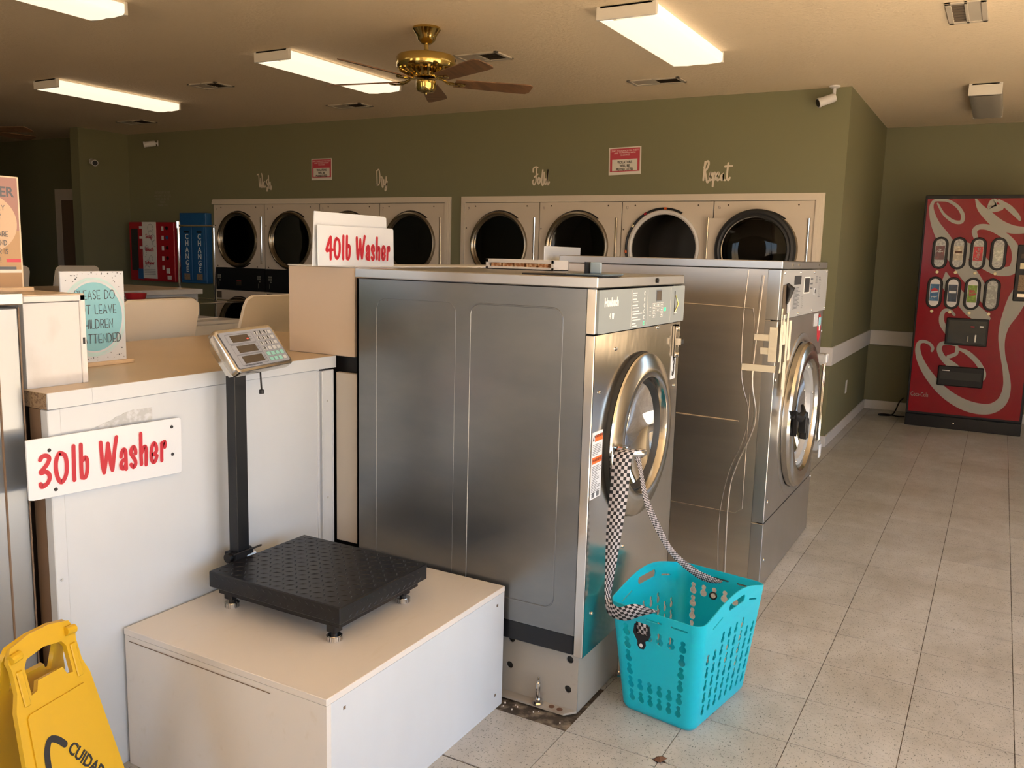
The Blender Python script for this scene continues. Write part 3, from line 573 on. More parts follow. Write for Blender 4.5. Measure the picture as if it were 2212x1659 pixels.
t = thing('change_machine', 'pair of tall blue change machines on the wall beside the dryers', 'change machine', (-8.47, YW, 1.03))
MB().box(0, .44, -.09, 0, 0, .81).build('cabinet', M['blue'], t, .006)
for k in (0, 1):
    x = .02+k*.21
    f = MB().box(x, x+.19, -.10, -.09, .03, .66).build('door', M['blue'], t, .004)
    text('\n'.join('CHANGE'), .088, M['whiteink'], t, (x+.11, -.1005, .345), lh=.86, bold=.0015, sx=.95)
    MB().box(x+.07, x+.15, -.102, -.10, .58, .60).build('bill_slot', M['black'], t)
    MB().box(x+.06, x+.15, -.106, -.10, .04, .11).build('coin_cup', M['chip'], t)
    MB().box(x+.02, x+.19, -.094, -.09, .69, .79).build('top_panel', M['blue'], t)

# ================================================================== DRYERS
def dryer(x0, w, num, label, open_door=False):
    t = thing('stacked_dryer', label, 'dryer', (x0, YW-.012, 0), 0, 'cream stacked dryers in the wall')
    a, b = .004, w-.004; cx = .388; R = .312
    for nm, z0, z1, cz, sc in (('upper', 1.228, 1.936, 1.545, 1), ('lower', .13, .970, .585, 1)):
        me_out = rect(a, b, z0, z1)
        front_plate(nm+'_front_panel', me_out, [circ(cx, cz, .285, 48)], .010, .005, M['dryer'], t)
        q = MB().lathe([(.285, -.002), (.285, -.10), (.36, -.11), (.36, -.62), (0, -.63)], (cx, 0, cz), 'y', 40); q.build(nm+'_drum', M['perf'], t, smooth_=True)
        if open_door and nm == 'upper':
            MB().lathe([(.318, 0), (.318, .012), (.300, .016), (.287, .006), (.284, -.01)], (cx, 0, cz), 'y', 48).build('white_opening_flange', M['washw'], t, smooth_=True)
            q = MB(); q.tube([(cx+.333*math.cos(math.radians(g)), -.012, cz+.333*math.sin(math.radians(g))) for g in range(62, 200, 6)], .010, 6); q.build('worn_seal', M['rubber'], t, smooth_=True)
            for g, mm in ((88, 'orange'), (120, 'redink'), (146, 'goldbtn'), (186, 'orange')):
                MB().tube([(cx+.334*math.cos(math.radians(g+k)), -.014, cz+.334*math.sin(math.radians(g+k))) for k in (-2, 2)], .011, 6).build('tape_strip', M[mm], t)
            dx = 2*(w-.025)-cx
            d = front_plate('open_door', rrect(w-.02, dx+.15, cz-.262, cz+.252, .01), [circ(dx, cz, .27, 40)], .014, -.045, M['dryer'], t)
            MB().lathe([(.322, 0), (.325, .03), (.312, .05), (.292, .055), (.278, .045), (.262, .05), (.25, .035), (.245, .0)], (dx, -.045, cz), 'y', 56).build('rubber_seal', M['rubber'], d, smooth_=True)
            MB().lathe([(.266, .052), (.262, .058), (.256, .052)], (dx, -.045, cz), 'y', 56).build('inner_ring', M['chrome'], d, smooth_=True)
            MB().lathe([(.256, .045), (.2, .055), (.1, .06), (0, .06)], (dx, -.045, cz), 'y', 40).build('glass', M['glassd'], d, smooth_=True)
            MB().tube([(w-.025, -.05, cz-.27), (w-.025, -.05, cz+.26)], .008, 10).build('hinge_rod', M['chrome'], d, smooth_=True)
            continue
        zt, zb = cz+.255, cz-.265; at = math.asin(.255/R); ab = math.asin(-.265/R); hx = w-.058
        arc = [(cx+(R-.012)*math.cos(ab+(at-ab)*i/14), cz+(R-.012)*math.sin(ab+(at-ab)*i/14)) for i in range(15)]
        d = front_plate('door' if nm == 'upper' else 'lower_door', [(hx, zb), (hx, zt)] + arc[::-1], [], .016, -.008, M['dryer'], t)
        MB().lathe([(R, 0), (R, .018), (.304, .034), (.292, .036), (.276, .026), (.268, .008), (.266, -.03)], (cx, 0, cz), 'y', 56).build('door_ring', M['dryring'], d, smooth_=True)
        MB().lathe([(.270, -.008), (.2, -.014), (.1, -.018), (0, -.018)], (cx, 0, cz), 'y', 40).build('door_glass', M['glassd'], d, smooth_=True)
        MB().tube([(hx+.016, -.010, zb), (hx+.016, -.010, zt)], .008, 10).build('hinge_rod', M['chrome'], d, smooth_=True)
        MB().lathe([(.322, 0), (.322, .002), (.3, .002)], (cx, 0, cz), 'y', 48).build('painted_ring_shadow', M['black'], d)  # flat black ring painted as the shadow around the door ring
    MB().box(a, b, .01, .68, .10, .13).box(a, b, .66, .68, .13, 1.93).box(a, a+.006, .01, .68, .13, 1.93).box(b-.006, b, .01, .68, .13, 1.93).box(a, b, .01, .68, 1.93, 1.936).build('cabinet', M['dryer'], t)
    MB().box(a, b, .02, .05, 0, .13).build('kick_plate', M['black'], t)
    cp = MB().box(a, b, -.006, .008, .974, 1.224).build('control_panel', M['black'], t)
    for k in (0, 1):
        ox = .03 + k*(w-.17)
        q = MB()
        for i in range(2):
            for j in range(2): q.box(ox+.02+i*.030, ox+.042+i*.030, -.0075, -.006, 1.10+j*.026, 1.12+j*.026)
        q.box(ox+.045, ox+.066, -.0075, -.006, 1.075, 1.088); q.box(ox+.035, ox+.040, -.0075, -.006, 1.01, 1.06)
        q.build('key_pad', M['greyink2'], cp)
    MB().box(w/2-.05, w/2+.03, -.0075, -.006, 1.03, 1.09).build('coin_label', M['lcd'], cp)
    MB().box(w/2-.045, w/2+.025, -.0078, -.0075, 1.078, 1.084).build('red_mark', M['redink'], cp)
    MB().box(.02, .10, -.001, .0, .875, .95).build('coin_box_lock', M['ventd'], t)
    text(num, .034, M['ink'], t, (.045, -.0008, 1.885), name='number_decal', sx=.8)
    for sx_, sz in ((.12, 1.905), (w-.13, 1.905), (.008+.012, 1.70), (.05, 1.245), (w-.12, 1.245)):
        MB().disc((sx_, 0, sz), .007, .002, 8).build('screw', M['ventd'], t)
    return t
M['greyink2'] = mat('faded_key_print', (0.20, 0.19, 0.16), 0.5)
WL = .7985; WR = .81
ORD = ('leftmost', 'second', 'third', 'rightmost')
for i in range(4):
    dryer(OL[0]+i*WL, WL-.001, str(1+2*i), 'cream stacked dryer with dark round door, %s in the left bank' % ORD[i])
for i in range(4):
    lab = ('cream stacked dryer number 9, leftmost in the right bank', 'cream stacked dryer number 11, second in the right bank',
           'cream stacked dryer number 13 with its door swung open and drum exposed', 'cream stacked dryer number 15, rightmost, half covered by its neighbour\'s open door')[i]
    dryer(OR[0]+i*WR, WR-.001, str(9+2*i), lab, i == 2)
# ================================================================== STAINLESS WASHERS
def shell(t, Wd, D, z0, z1, m, th=.008):
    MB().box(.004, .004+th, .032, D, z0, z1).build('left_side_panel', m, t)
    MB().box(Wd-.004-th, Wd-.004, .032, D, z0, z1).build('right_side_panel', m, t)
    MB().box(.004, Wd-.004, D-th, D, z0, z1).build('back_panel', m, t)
def ridge(t, pts, r=.0028, m=None, name='pressed_ridge'):
    # pressed line on the left side panel: pts are (depth, z)
    q = MB(); q.tube([(.0044, p[0], p[1]) for p in pts], r, 6); return q.build(name, m or M['steels'], t, smooth_=True)
def drum(t, cx, cz, r, d=.42):
    MB().lathe([(r, -.05), (r*1.25, -.055), (r*1.25, -d), (0, -d-.01)], (cx, 0, cz), 'y', 40).build('drum', M['drum'], t, smooth_=True)
def screw(t, x, z, r=.006, m='chrome', y=-.001):
    MB().lathe([(r, 0), (r*.8, .003), (0, .004)], (x, y, z), 'y', 10).build('screw', M[m], t, smooth_=True)

# ---- washer number 3 (40 lb) ----
W1, D1 = .785, .893
t = thing('front_load_washer', 'stainless front-load washer number 3 behind the turquoise basket', 'washer', (-1.027, 2.33, 0), PI/2)
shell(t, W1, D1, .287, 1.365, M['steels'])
rr = lambda a, b, c, d, r, n=6: [(b-r+r*math.cos(PI/2*(1-i/n)), d-r+r*math.sin(PI/2*(1-i/n))) for i in range(n+1)]
def rloop(y0, y1, z0, z1, r):
    return [(p[0], p[1]) for p in rrect(y0, y1, z0, z1, r, 6)] + [rrect(y0, y1, z0, z1, r, 6)[0]]
ridge(t, rloop(.108, .434, .36, 1.304, .035)); ridge(t, rloop(.49, .808, .36, 1.302, .035), .0012)
for z0, z1 in ((.222, 1.229), (1.233, 1.366)):
    for a_ in (0, W1-.008): MB().box(a_, a_+.008, .0, .030, z0, z1).build('front_edge_strip', M['mirror'], t, .002)
CX, CZ, RO = .385, .872, .276
front_plate('front_panel', rect(.002, W1-.002, .222, 1.229), [circ(CX, CZ, .280, 64)], .004, .002, M['mirror'], t)
MB().lathe([(RO+.002, .016), (RO+.002, -.022), (.18, -.024)], (CX, 0, CZ), 'y', 56).build('door_recess', M['dark'], t, smooth_=True)  # near-black colour stands for the shade in the gap around the door
cp = front_plate('control_panel', rrect(.002, W1-.002, 1.234, 1.363, .006), [], .010, -.004, M['greypanel'], t)
def P(x0, x1, z0, z1, m, name='print_mark', y=-.0095): return MB().box(x0, x1, y-.0006, y, z0, z1).build(name, M[m], cp)
text('Huebsch', .036, M['whiteink'], cp, (.095, -.0095, 1.325), bold=.0016, sx=.86)
text('4', .026, M['whiteink'], cp, (.085, -.0095, 1.283)); 
q = MB(); q.poly([(.098,1.292),(.117,1.292),(.113,1.274),(.102,1.274)], -.0101, -.0095).build('basket_icon', M['whiteink'], cp)
for x in (.256, .398, .628): P(x, x+.0015, 1.240, 1.358, 'whiteink', 'divider')
for i in range(6):
    z = 1.346-i*.0195
    P(.264, .264+(.040, .036, .046, .060, .050, .034)[i], z, z+.0035, 'whiteink'); P(.268, .268+(.030, .045, .055, .085, .070, .040)[i], z-.008, z-.005, 'whiteink')
    MB().lathe([(.007, 0), (.0045, .0007)], (.372, -.0095, z-.001), 'y', 10).build('cycle_icon', M['greenled' if i == 5 else 'whiteink'], cp)
dsp = P(.486, .530, 1.318, 1.350, 'lcd', 'display'); P(.482, .534, 1.3145, 1.3535, 'greyink', 'display_frame', -.0092)
for j in range(3):
    for i in range(3):
        if j == 2 and i == 1: continue
        x = .448+i*.038; z = 1.296-j*.0175; q = MB()
        for a, b, c, d in ((0,.030,0,.001),(0,.030,.0125,.0135),(0,.001,0,.0135),(.029,.030,0,.0135)): q.box(x+a, x+b, -.0101, -.0095, z+c, z+d)
        q.box(x+.008, x+.022, -.0101, -.0095, z+.004, z+.009); q.build('key', M['whiteink'], cp)
P(.562, .582, 1.279, 1.291, 'greenled', 'lit_key'); 
for z in (1.268, 1.282, 1.296): P(.420, .434, z, z+.002, 'whiteink')
cs = MB().box(.672, .676, -.0105, -.0095, 1.262, 1.345).build('coin_slot', M['ink'], cp); MB().tube([(.674, -.011, 1.27), (.676, -.022, 1.30), (.674, -.013, 1.33)], .0025, 6).build('coin_lever', M['brass'], cp, smooth_=True)
MB().box(.668, .695, -.011, -.0095, 1.265, 1.269).build('coin_return', M['whiteink'], cp)
MB().box(-.002, W1+.002, -.004, D1+.005, 1.368, 1.401).build('top_cap', M['mirror2'], t, .003)
MB().lathe([(.008, 0), (.008, .005), (0, .006)], (.495, -.004, 1.385), 'y', 14).build('top_lock', M['black'], t, smooth_=True)
MB().box(.006, W1-.006, .034, D1-.01, .223, .2865).build('base_rail', M['blackm'], t, .002)
# door
d = MB().lathe([(RO-.002, .012), (RO+.001, .018), (RO-.003, .024), (.255, .031), (.225, .037), (.205, .039), (.197, .036), (.192, .026), (.190, .004), (.186, -.010)], (CX, 0, CZ), 'y', 72).build('door', M['ringm'], t, smooth_=True, ang=30)
MB().lathe([(.190, .010), (.184, .014), (.176, .004), (.168, -.012), (.163, -.02)], (CX, 0, CZ), 'y', 56).build('rubber_gasket', M['rubber'], d, smooth_=True)
MB().lathe([(.172, -.004), (.14, -.020), (.09, -.033), (.0, -.040)], (CX, 0, CZ), 'y', 48).build('door_glass', M['glassw'], d, smooth_=True)
drum(t, CX, CZ, .185)
q = MB().box(.128, .172, -.056, -.028, .842, .878); q.build('handle_mount', M['chrome'], d, .006, 2)
q = MB(); hp = [(.145, -.050, .860), (.150, -.068, .860), (.165, -.082, .858), (.190, -.090, .854), (.222, -.090, .850)]
q.tube(hp, [.009, .011, .012, .016, .010], 10); q.build('door_handle', M['chrome'], d, smooth_=True)
# coin mechanism, number plate, sticker, screws
q = MB().box(.704, .756, -.010, 0, 1.100, 1.222).build('coin_mechanism', M['mirror'], t, .006, 2)
MB().box(.712, .748, -.026, -.008, 1.140, 1.180).build('coin_block', M['chrome'], q, .008, 2); MB().box(.720, .740, -.030, -.024, 1.150, 1.170).build('coin_opening', M['dark'], q, .003)
for z in (1.112, 1.206): MB().lathe([(.010, 0), (.009, .006), (0, .007)], (.730, -.009, z), 'y', 12).build('lock', M['chrome'], q, smooth_=True)
q = MB().box(.696, .742, -.002, 0, 1.022, 1.108).build('number_plate', M['sign'], t); text('3', .094, M['ink'], q, (.719, -.0022, 1.065), bold=.003, sx=.62, name='number')
q = MB().box(.012, .088, -.0015, 0, .728, .936).build('warning_sticker', M['sign'], t)
for z in (.906, .838): MB().box(.030 if z > .9 else .014, .086, -.002, -.0015, z, z+.020).build('orange_band', M['orange'], q)
text('WARNING', .014, M['ink'], q, (.058, -.0021, .922)); text('WARNING', .014, M['ink'], q, (.050, -.0021, .848))
MB().poly([(.014,.910),(.026,.910),(.020,.924)], -.002, -.0015).build('alert_triangle', M['ink'], q)
random.seed(5); pl = MB()
for k in range(30):
    z = .896-k*.0052
    if .832 < z < .862: continue
    pl.box(.016, .016+random.uniform(.035, .068), -.0019, -.0015, z, z+.0018)
for x in (.02, .055): pl.box(x, x+.020, -.0019, -.0015, .732, .748)
pl.build('sticker_print', M['greyink'], q)
for x, z in ((.050, 1.055), (.742, .995), (.705, .900), (.705, .884), (.705, .78), (.705, .764), (.30, .50), (.165, 1.178), (.54, 1.222), (.06, .35)): screw(t, x, z)

# mount under it
t = thing('washer_mount', 'grimy grey steel mount under the washer with round bolt holes', 'mount', (-1.062, 2.385, 0), PI/2)
holes = [circ(.86-x, z, .0125, 14) for x, z in ((.72-.0, .1),)]
sd = MB()
# side plate (local x = 0 plane) built from a holed plate
me = plate(rect(.0, .82, .004, .221), [circ(hx, hz, .0125, 16) for hx, hz in ((.030, .180), (.034, .078), (.245, .198), (.250, .104))], .005)
me.transform(Matrix(((0,0,1,.0025),(1,0,0,0),(0,1,0,0),(0,0,0,1)))); me.materials.clear(); me.name = 'side_plate'; link('side_plate', me, M['rust'], t)
MB().box(.004, .74, .0, .006, .004, .221).box(.004, .74, .81, .82, .004, .221).box(.735, .741, 0, .82, .004, .221).build('frame', M['rust'], t)
MB().box(.010, .012, .004, .80, .01, .215).build('dark_back_sheet', M['dark'], t)  # dark sheet added behind the bolt holes so they read dark
q = MB(); q.add([(-.035,.03,.004),(-.035,.80,.004),(.0,.80,.004),(.0,.0,.004),(-.035,.03,.010),(-.035,.80,.010),(.0,.80,.012),(.0,.0,.012)], [(0,1,2,3),(4,5,6,7),(0,1,5,4),(1,2,6,5),(2,3,7,6),(3,0,4,7)]); q.build('floor_flange', M['rust'], t)
for (bx, by) in ((-.020, .130), (.30, -.022)):
    b = MB(); b.lathe([(.019, 0), (.019, .004), (.0, .004)], (bx, by, .010), 'z', 16).lathe([(.014, .004), (.014, .018), (0, .018)], (bx, by, .010), 'z', 6).lathe([(.0075, .018), (.0075, .072), (.004, .076), (.004, .088), (.005, .09), (0, .094)], (bx, by, .010), 'z', 10)
    b.build('anchor_bolt', M['chrome'], t, smooth_=True)
for k, (bx, by) in enumerate(((-.016, .082), (-.018, .052))): MB().lathe([(.010, .0), (.010, .001), (0, .001)], (bx, by, .011), 'z', 12).build('rusty_hole', M['brown'], t)
MB().lathe([(.009, 0), (.009, -.012), (0, -.012)], (-.004+.0, -.004+.02, .222), 'z', 6).build('nut', M['chrome'], t)

# ---- big washer behind ----
W2, D2 = 1.075, 1.04
t = thing('front_load_washer', 'large worn stainless washer with taped corner, behind washer 3', 'washer', (-.82, 3.785, 0), PI/2)
shell(t, W2, D2, .02, 1.425, M['steel'])
ridge(t, [(.11, 1.255), (.34, 1.262), (.70, 1.268)], .003, M['steel']); ridge(t, [(.11, 1.255), (.10, 1.20), (.10, .36), (.13, .335), (.60, .345)], .0025, M['steel'])
ridge(t, [(.70, .765), (.14, .755)], .004, M['steel']); 
ridge(t, smooth([(.075, 1.40), (.085, 1.22), (.095, .95), (.07, .80), (.085, .70), (.14, .55), (.165, .40), (.16, .02)], 6), .006, M['steel'], 'bent_crease')
ridge(t, smooth([(.14, 1.42), (.15, 1.2), (.14, .95), (.10, .80), (.12, .66), (.17, .52), (.20, .3), (.19, .02)], 6), .003, M['steel'], 'bent_crease')
for z0, z1 in ((.0, .305), (.309, 1.206), (1.210, 1.425)):
    for a_ in (0, W2-.006): MB().box(a_, a_+.006, .0, .055, z0, z1).build('front_edge_strip', M['mirror2'], t, .002)
C2, Z2, R2 = .560, .722, .355
front_plate('front_panel', rect(.002, W2-.002, .311, 1.208), [circ(C2, Z2, .30, 56)], .006, .003, M['mirror2'], t)
front_plate('kick_panel', rect(.002, W2-.002, .006, .305), [], .006, .003, M['mirror2'], t)
MB().lathe([(.40, .0), (.398, .004), (.38, .008), (.36, .004)], (C2, 0, Z2), 'y', 60).build('pressed_dish', M['mirror2'], t, smooth_=True)
cp = front_plate('control_panel', rect(.002, W2-.002, 1.212, 1.424), [], .010, -.004, M['alu'], t)
P(.30, .55-.06, 1.385, 1.41, 'ink') if False else None
P(.235, .385, 1.358, 1.398, 'ink', 'black_label'); P(.470, .590, 1.318, 1.385, 'ink', 'display'); P(.460, .600, 1.312, 1.391, 'whiteink', 'display_frame', -.0092)
pl = MB(); random.seed(9)
for k in range(17): z = 1.342-k*.0058; pl.box(.235, .235+random.uniform(.08, .15), -.0102, -.0095, z, z+.0024)
for k in range(11): z = 1.385-k*.010; pl.box(.830, .830+random.uniform(.03, .06), -.0102, -.0095, z, z+.003)
for k in range(7): z = 1.300-k*.009; pl.box(.420, .420+random.uniform(.02, .05), -.0102, -.0095, z, z+.003)
for k in range(6): z = 1.388-k*.0055; pl.box(.740, .790, -.0102, -.0095, z, z+.0024)
for k in range(3): pl.box(.615, .670, -.0102, -.0095, 1.375-k*.022, 1.383-k*.022)
pl.build('instruction_print', M['greyink'], cp)
sw = MB().box(.705, .735, -.014, -.009, 1.300, 1.335).build('small_switch', M['sign'], cp, .004); MB().box(.714, .726, -.016, -.0135, 1.308, 1.327).build('rocker', M['ink'], sw)
for x in (.03, .36, .70, 1.04): screw(cp, x, 1.412, .007, 'chrome', -.009); screw(cp, x, 1.225, .007, 'chrome', -.009)
q = MB(); q.tube([(.070, -.014, 1.362), (.080, -.026, 1.345), (.078, -.022, 1.315), (.073, -.016, 1.28)], [.010, .020, .013, .006], 14); q.build('funnel_cap', M['black'], cp, smooth_=True)
q = MB().poly([(.078, 1.305), (.090, 1.302), (.140, 1.250), (.088, 1.238)], -.022, -.016); q.build('torn_plastic_tab', M['sign'], cp)
MB().box(.012, .11, -.0125, -.0095, 1.232, 1.36).build('dark_hatch', M['ventd'], cp)
MB().box(-.002, W2+.002, -.004, D2+.01, 1.428, 1.463).build('top_cap', M['mirror2'], t, .003)
for x in (.20, .34, .82): MB().lathe([(.006, 0), (.006, .003), (0, .003)], (x, -.004, 1.446), 'y', 10).build('rivet', M['chrome'], t)
d = MB().lathe([(R2, .004), (R2+.001, .030), (R2-.008, .042), (.325, .050), (.30, .052), (.275, .048), (.264, .035), (.258, .0), (.25, -.01)], (C2, 0, Z2), 'y', 72).build('door', M['ringm'], t, smooth_=True, ang=30)
MB().lathe([(.258, .02), (.25, .03), (.222, .022), (.212, .0)], (C2, 0, Z2), 'y', 56).build('inner_trim_ring', M['alu'], d, smooth_=True)
MB().lathe([(.214, .0), (.205, -.005), (.19, -.02)], (C2, 0, Z2), 'y', 48).build('rubber_gasket', M['rubber'], d, smooth_=True)
MB().lathe([(.215, .004), (.15, -.018), (.08, -.03), (0, -.034)], (C2, 0, Z2), 'y', 48).build('door_glass', M['glassw'], d, smooth_=True)
drum(t, C2, Z2, .235, .5)
for g in (20, 75, 110, 160, 205, 250, 300, 340): screw(d, C2+.236*math.cos(math.radians(g)), Z2+.236*math.sin(math.radians(g)), .007, 'chrome', -.03)
q = MB(); q.tube([(.215, -.046, .77), (.250, -.078, .755), (.30, -.082, .77), (.345, -.065, .80)], [.016, .018, .014, .008], 8); q.poly([(.20, .795), (.27, .775), (.24, .67)], -.068, -.050); q.build('door_latch', M['black'], d, smooth_=True)
for x, z in ((.36, .735), (.40, .70)): MB().box(x, x+.035, -.085, -.050, z-.07, z+.03).build('inner_catch', M['black'], d, .004)
for z_ in (.935, .47): MB().box(.94, 1.03, -.050, -.006, z_, z_+.05).build('hinge_block', M['alu'], t, .006, 2)
for x_ in (.965, .998): MB().box(x_, x_+.017, -.046, -.034, .52, .935).build('hinge_bar', M['chrome'], t, .002)
for z in (.935, .45): MB().box(.955, 1.0, -.058, -.050, z-.02 if z < .6 else z+.005, z+.05).build('hinge_sticker', M['sign'], t, .002)
MB().box(.835, .925, -.003, 0, 1.135, 1.200).build('white_label', M['sign'], t)
q = MB().lathe([(.046, 0), (.046, .002), (0, .002)], (.985, 0, 1.10), 'y', 24); q.v = [Vector((.985+(v.x-.985)*.95, v.y, 1.12+(v.z-1.10)*1.6)) for v in q.v]; q = q.build('oval_sticker', M['redink'], t)
MB().box(.95, 1.02, -.0026, -.002, 1.13, 1.175).build('sticker_top', M['teal'], q); MB().box(.972, .998, -.0032, -.0026, 1.105, 1.135).build('sticker_mark', M['whiteink'], q)
for x, z in ((1.06, 1.10), (1.065, .66), (1.065, .45), (.02, .95), (.035, .40), (.04, .13), (1.06, .30)): screw(t, x, z, .010, 'chrome', -.003)
# masking tape strips on its corner
tp = MB(); random.seed(11)
for (x0, x1, z0, z1) in ((.01, .03, 1.03, 1.26), (.035, .06, .98, 1.17), (.06, .115, 1.10, 1.20), (.13, .165, .86, 1.30), (.185, .235, 1.02, 1.20), (.10, .16, .90, 1.02), (.02, .11, 1.16, 1.19), (.055, .085, 1.17, 1.31)):
    n = 7; L = []; Rr = []
    for i in range(n):
        f = i/(n-1); z = z0+(z1-z0)*f; L.append((x0+random.uniform(-.006, .006), z)); Rr.append((x1+random.uniform(-.006, .006), z))
    yy = -.0105-random.random()*.002; tp.poly(L+Rr[::-1], yy-.001, yy)
tp.build('masking_tape', M['tape'], t)
tp = MB()
for (y0, y1, z0, z1) in ((-.004, .095, 1.120, 1.147), (-.004, .065, 1.062, 1.090), (-.004, .140, .985, 1.014), (-.004, .030, 1.03, 1.18)):
    tp.box(-.0035-.0007*len(tp.f)/6, -.0016, y0, y1, z0, z1)
tp.build('masking_tape', M['tape'], t)

# ---- washer at the far left edge ----
t = thing('commercial_washer', 'bright stainless washer at the left edge beside the 30lb sign', 'washer', (-2.90, .66, 0), 0)
MB().box(0, .80, .0, .605, .02, 1.300).build('cabinet', M['steels2'] if 'steels2' in M else M['steels'], t, .004)
MB().box(-.004, .808, -.006, .613, 1.306, 1.336).build('top_cap', M['mirror2'], t, .003)
q = MB(); L = rrect(.06, .545, .18, 1.228, .035, 6); L.append(L[0]); q.tube([(.8005, p[0], p[1]) for p in L], .003, 6); q.build('pressed_ridge', M['browngap'], t, smooth_=True)
MB().box(.802, .803, .5995, .6035, .06, 1.30).build('edge_seam', M['browngap'], t)

# ================================================================== PLATFORM, BANK, COUNTER
t = thing('wooden_platform', 'low white plywood platform holding the black floor scale', 'platform', (-2.033, 1.470, 0))
PW, PD, PZ = .731, .848, .405
MB().box(-.002, PW+.002, -.002, PD, PZ-.018, PZ).build('top_board', M['plat'], t, .0015)
MB().box(0, PW, 0, .016, 0, PZ-.019).build('front_board', M['plat'], t)
MB().box(PW-.016, PW, .016, PD, 0, PZ-.019).build('side_board', M['lam'], t)
MB().box(0, .016, .016, PD, 0, PZ-.019).build('left_board', M['plat'], t)
for (x, y) in ((.70, .05), (.70, .78)): 
    for z in (.36, .05): MB().lathe([(.004, 0), (.004, -.001)], (0, 0, 0), 'z', 8)
q = MB()
for y in (.06, .80):
    for z in (.35, .045): q.box(PW, PW+.0012, y, y+.008, z, z+.008)
q.build('nail_head', M['browngap'], t)
q = MB(); q.tube([(.02, -.0022, .372), (.30, -.0022, .371), (.55, -.0022, .369)], .0012, 4); q.build('scuff_line', M['browngap'], t)

t = thing('machine_cover_panel', 'large white cover panel of the machine row behind the scale', 'panel', (-2.04, 1.285, 0), PI/2)
MB().box(0, .035, 0, .03, .0, 1.045).build('left_edge_board', M['lam'], t, .002)
MB().box(.035, .585, .004, .03, .0, 1.045).build('panel_board', M['lam'], t, .001)
MB().box(.597, .998, .006, .03, .0, 1.045).build('panel_board', M['lam'], t, .001)
MB().box(.585, .597, .012, .03, .0, 1.045).build('dark_joint', M['browngap'], t)
for x0, x1, y in ((.985, .996, .002), (1.004, 1.055, -.002), (1.058, 1.068, .001), (.996, 1.004, .012)):
    MB().box(x0, x1, y, .03, .0, 1.040).build('door_stile', M['lam'], t, .0015)
for x, z in ((1.03, .93), (1.03, .58), (.014, .60), (.014, .25)): MB().lathe([(.004, 0), (.003, .002), (0, .002)], (x, -.002, z), 'y', 8).build('screw', M['alu'], t)
MB().box(.0, .022, .03, .075, .0, 1.045).build('brown_end_board', M['browngap'], t)
MB().box(.0, .02, .0, .03, 0, 1.045)
# scraped label residue
q = MB(); random.seed(21); top = [(.12+i*.0125, 1.005+random.uniform(-.003, .003)) for i in range(16)]; bot = [(.12+i*.0125, .975-min(i, 8)*.0018+random.uniform(-.004, .004)) for i in range(16)]
top = [(x, .978+min(i, 9)*.0035+random.uniform(-.002, .002)) for i, (x, z) in enumerate(top)]
q.poly(top+bot[::-1], .0030, .0040); q.build('label_residue', mat('grey_residue', (.42,.44,.46), .5, noise=((60,60,60),(.54,.57,.61),.45,.6)), t)

t = thing('service_counter', 'tan counter top with white edge running behind the floor scale', 'counter', (-2.04, 1.285, 0), PI/2)
MB().box(.001, 1.075, .003, .22, 1.047, 1.087).box(.001, 1.60, .2201, .88, 1.047, 1.087).build('core_board', M['chip'], t)
MB().box(.06, 1.58, .24, .86, 0, 1.046).build('support_wall', M['browngap'], t)
MB().box(.0, 1.075, .0, .22, 1.087, 1.0885).box(.0, 1.60, .22, .88, 1.087, 1.0885).build('laminate_top', M['tan'], t)
for x0, x1 in ((.001, .123), (.1235, .590), (.592, .645), (.6455, 1.077)): MB().box(x0, x1, -.002, .003, 1.047, 1.088).build('white_edge_strip', M['lam'], t)
MB().box(-.0005, .0, .003, .07, 1.047, 1.087).build('raw_end', M['chip'], t)
t = thing('filler_panel', 'narrow beige filler panel between white cover panel and washer 3', 'panel', (-1.985, 2.320, 0), 0)
MB().box(-.052, .055, .04, .06, .41, 1.030).build('board', M['beige2'] if 'beige2' in M else M['plat'], t, .002)

# 30 lb sign
t = thing('washer_sign', 'white plastic 30lb Washer sign screwed to the white cover panel', 'sign', (-2.030, 1.218, 0), PI/2)
q = MB(); q.poly([(0, .832), (.012, .829), (.40, .811), (.452, .808), (.456, .815), (.459, .965), (.452, .971), (.0, .982)], -.0035, .0015); q.build('board', M['sign'], t, .0008)
def washer_word(t, seq, dx, dz=0.0, sc=(1, 1), org=(0, 0), y=-.0037):
    for nm, w, m_, dy in (('letter_halo', .0148, 'halo', 0), ('letter', .0114, 'redink', -.0009)):
        q = MB()
        for g in seq:
            for s in G30[g]:
                q.stroke([((p[0]-org[0])*sc[0]+dx, (p[1]-org[1])*sc[1]+dz) for p in s], w, y+dy, .0004, sm=4)
        q.build(nm, M[m_], t)
washer_word(t, ['three', 'zero', 'l', 'b', 'W', 'a', 's', 'h', 'e', 'r'], 0, 0, (1, 1), (1.218, 0))
for x, z in ((.058, .948), (.070, .845), (.425, .948), (.425, .868)): MB().lathe([(.005, 0), (.004, .0025), (0, .003)], (x, -.0035, z), 'y', 10).build('screw', M['ink'], t, smooth_=True)

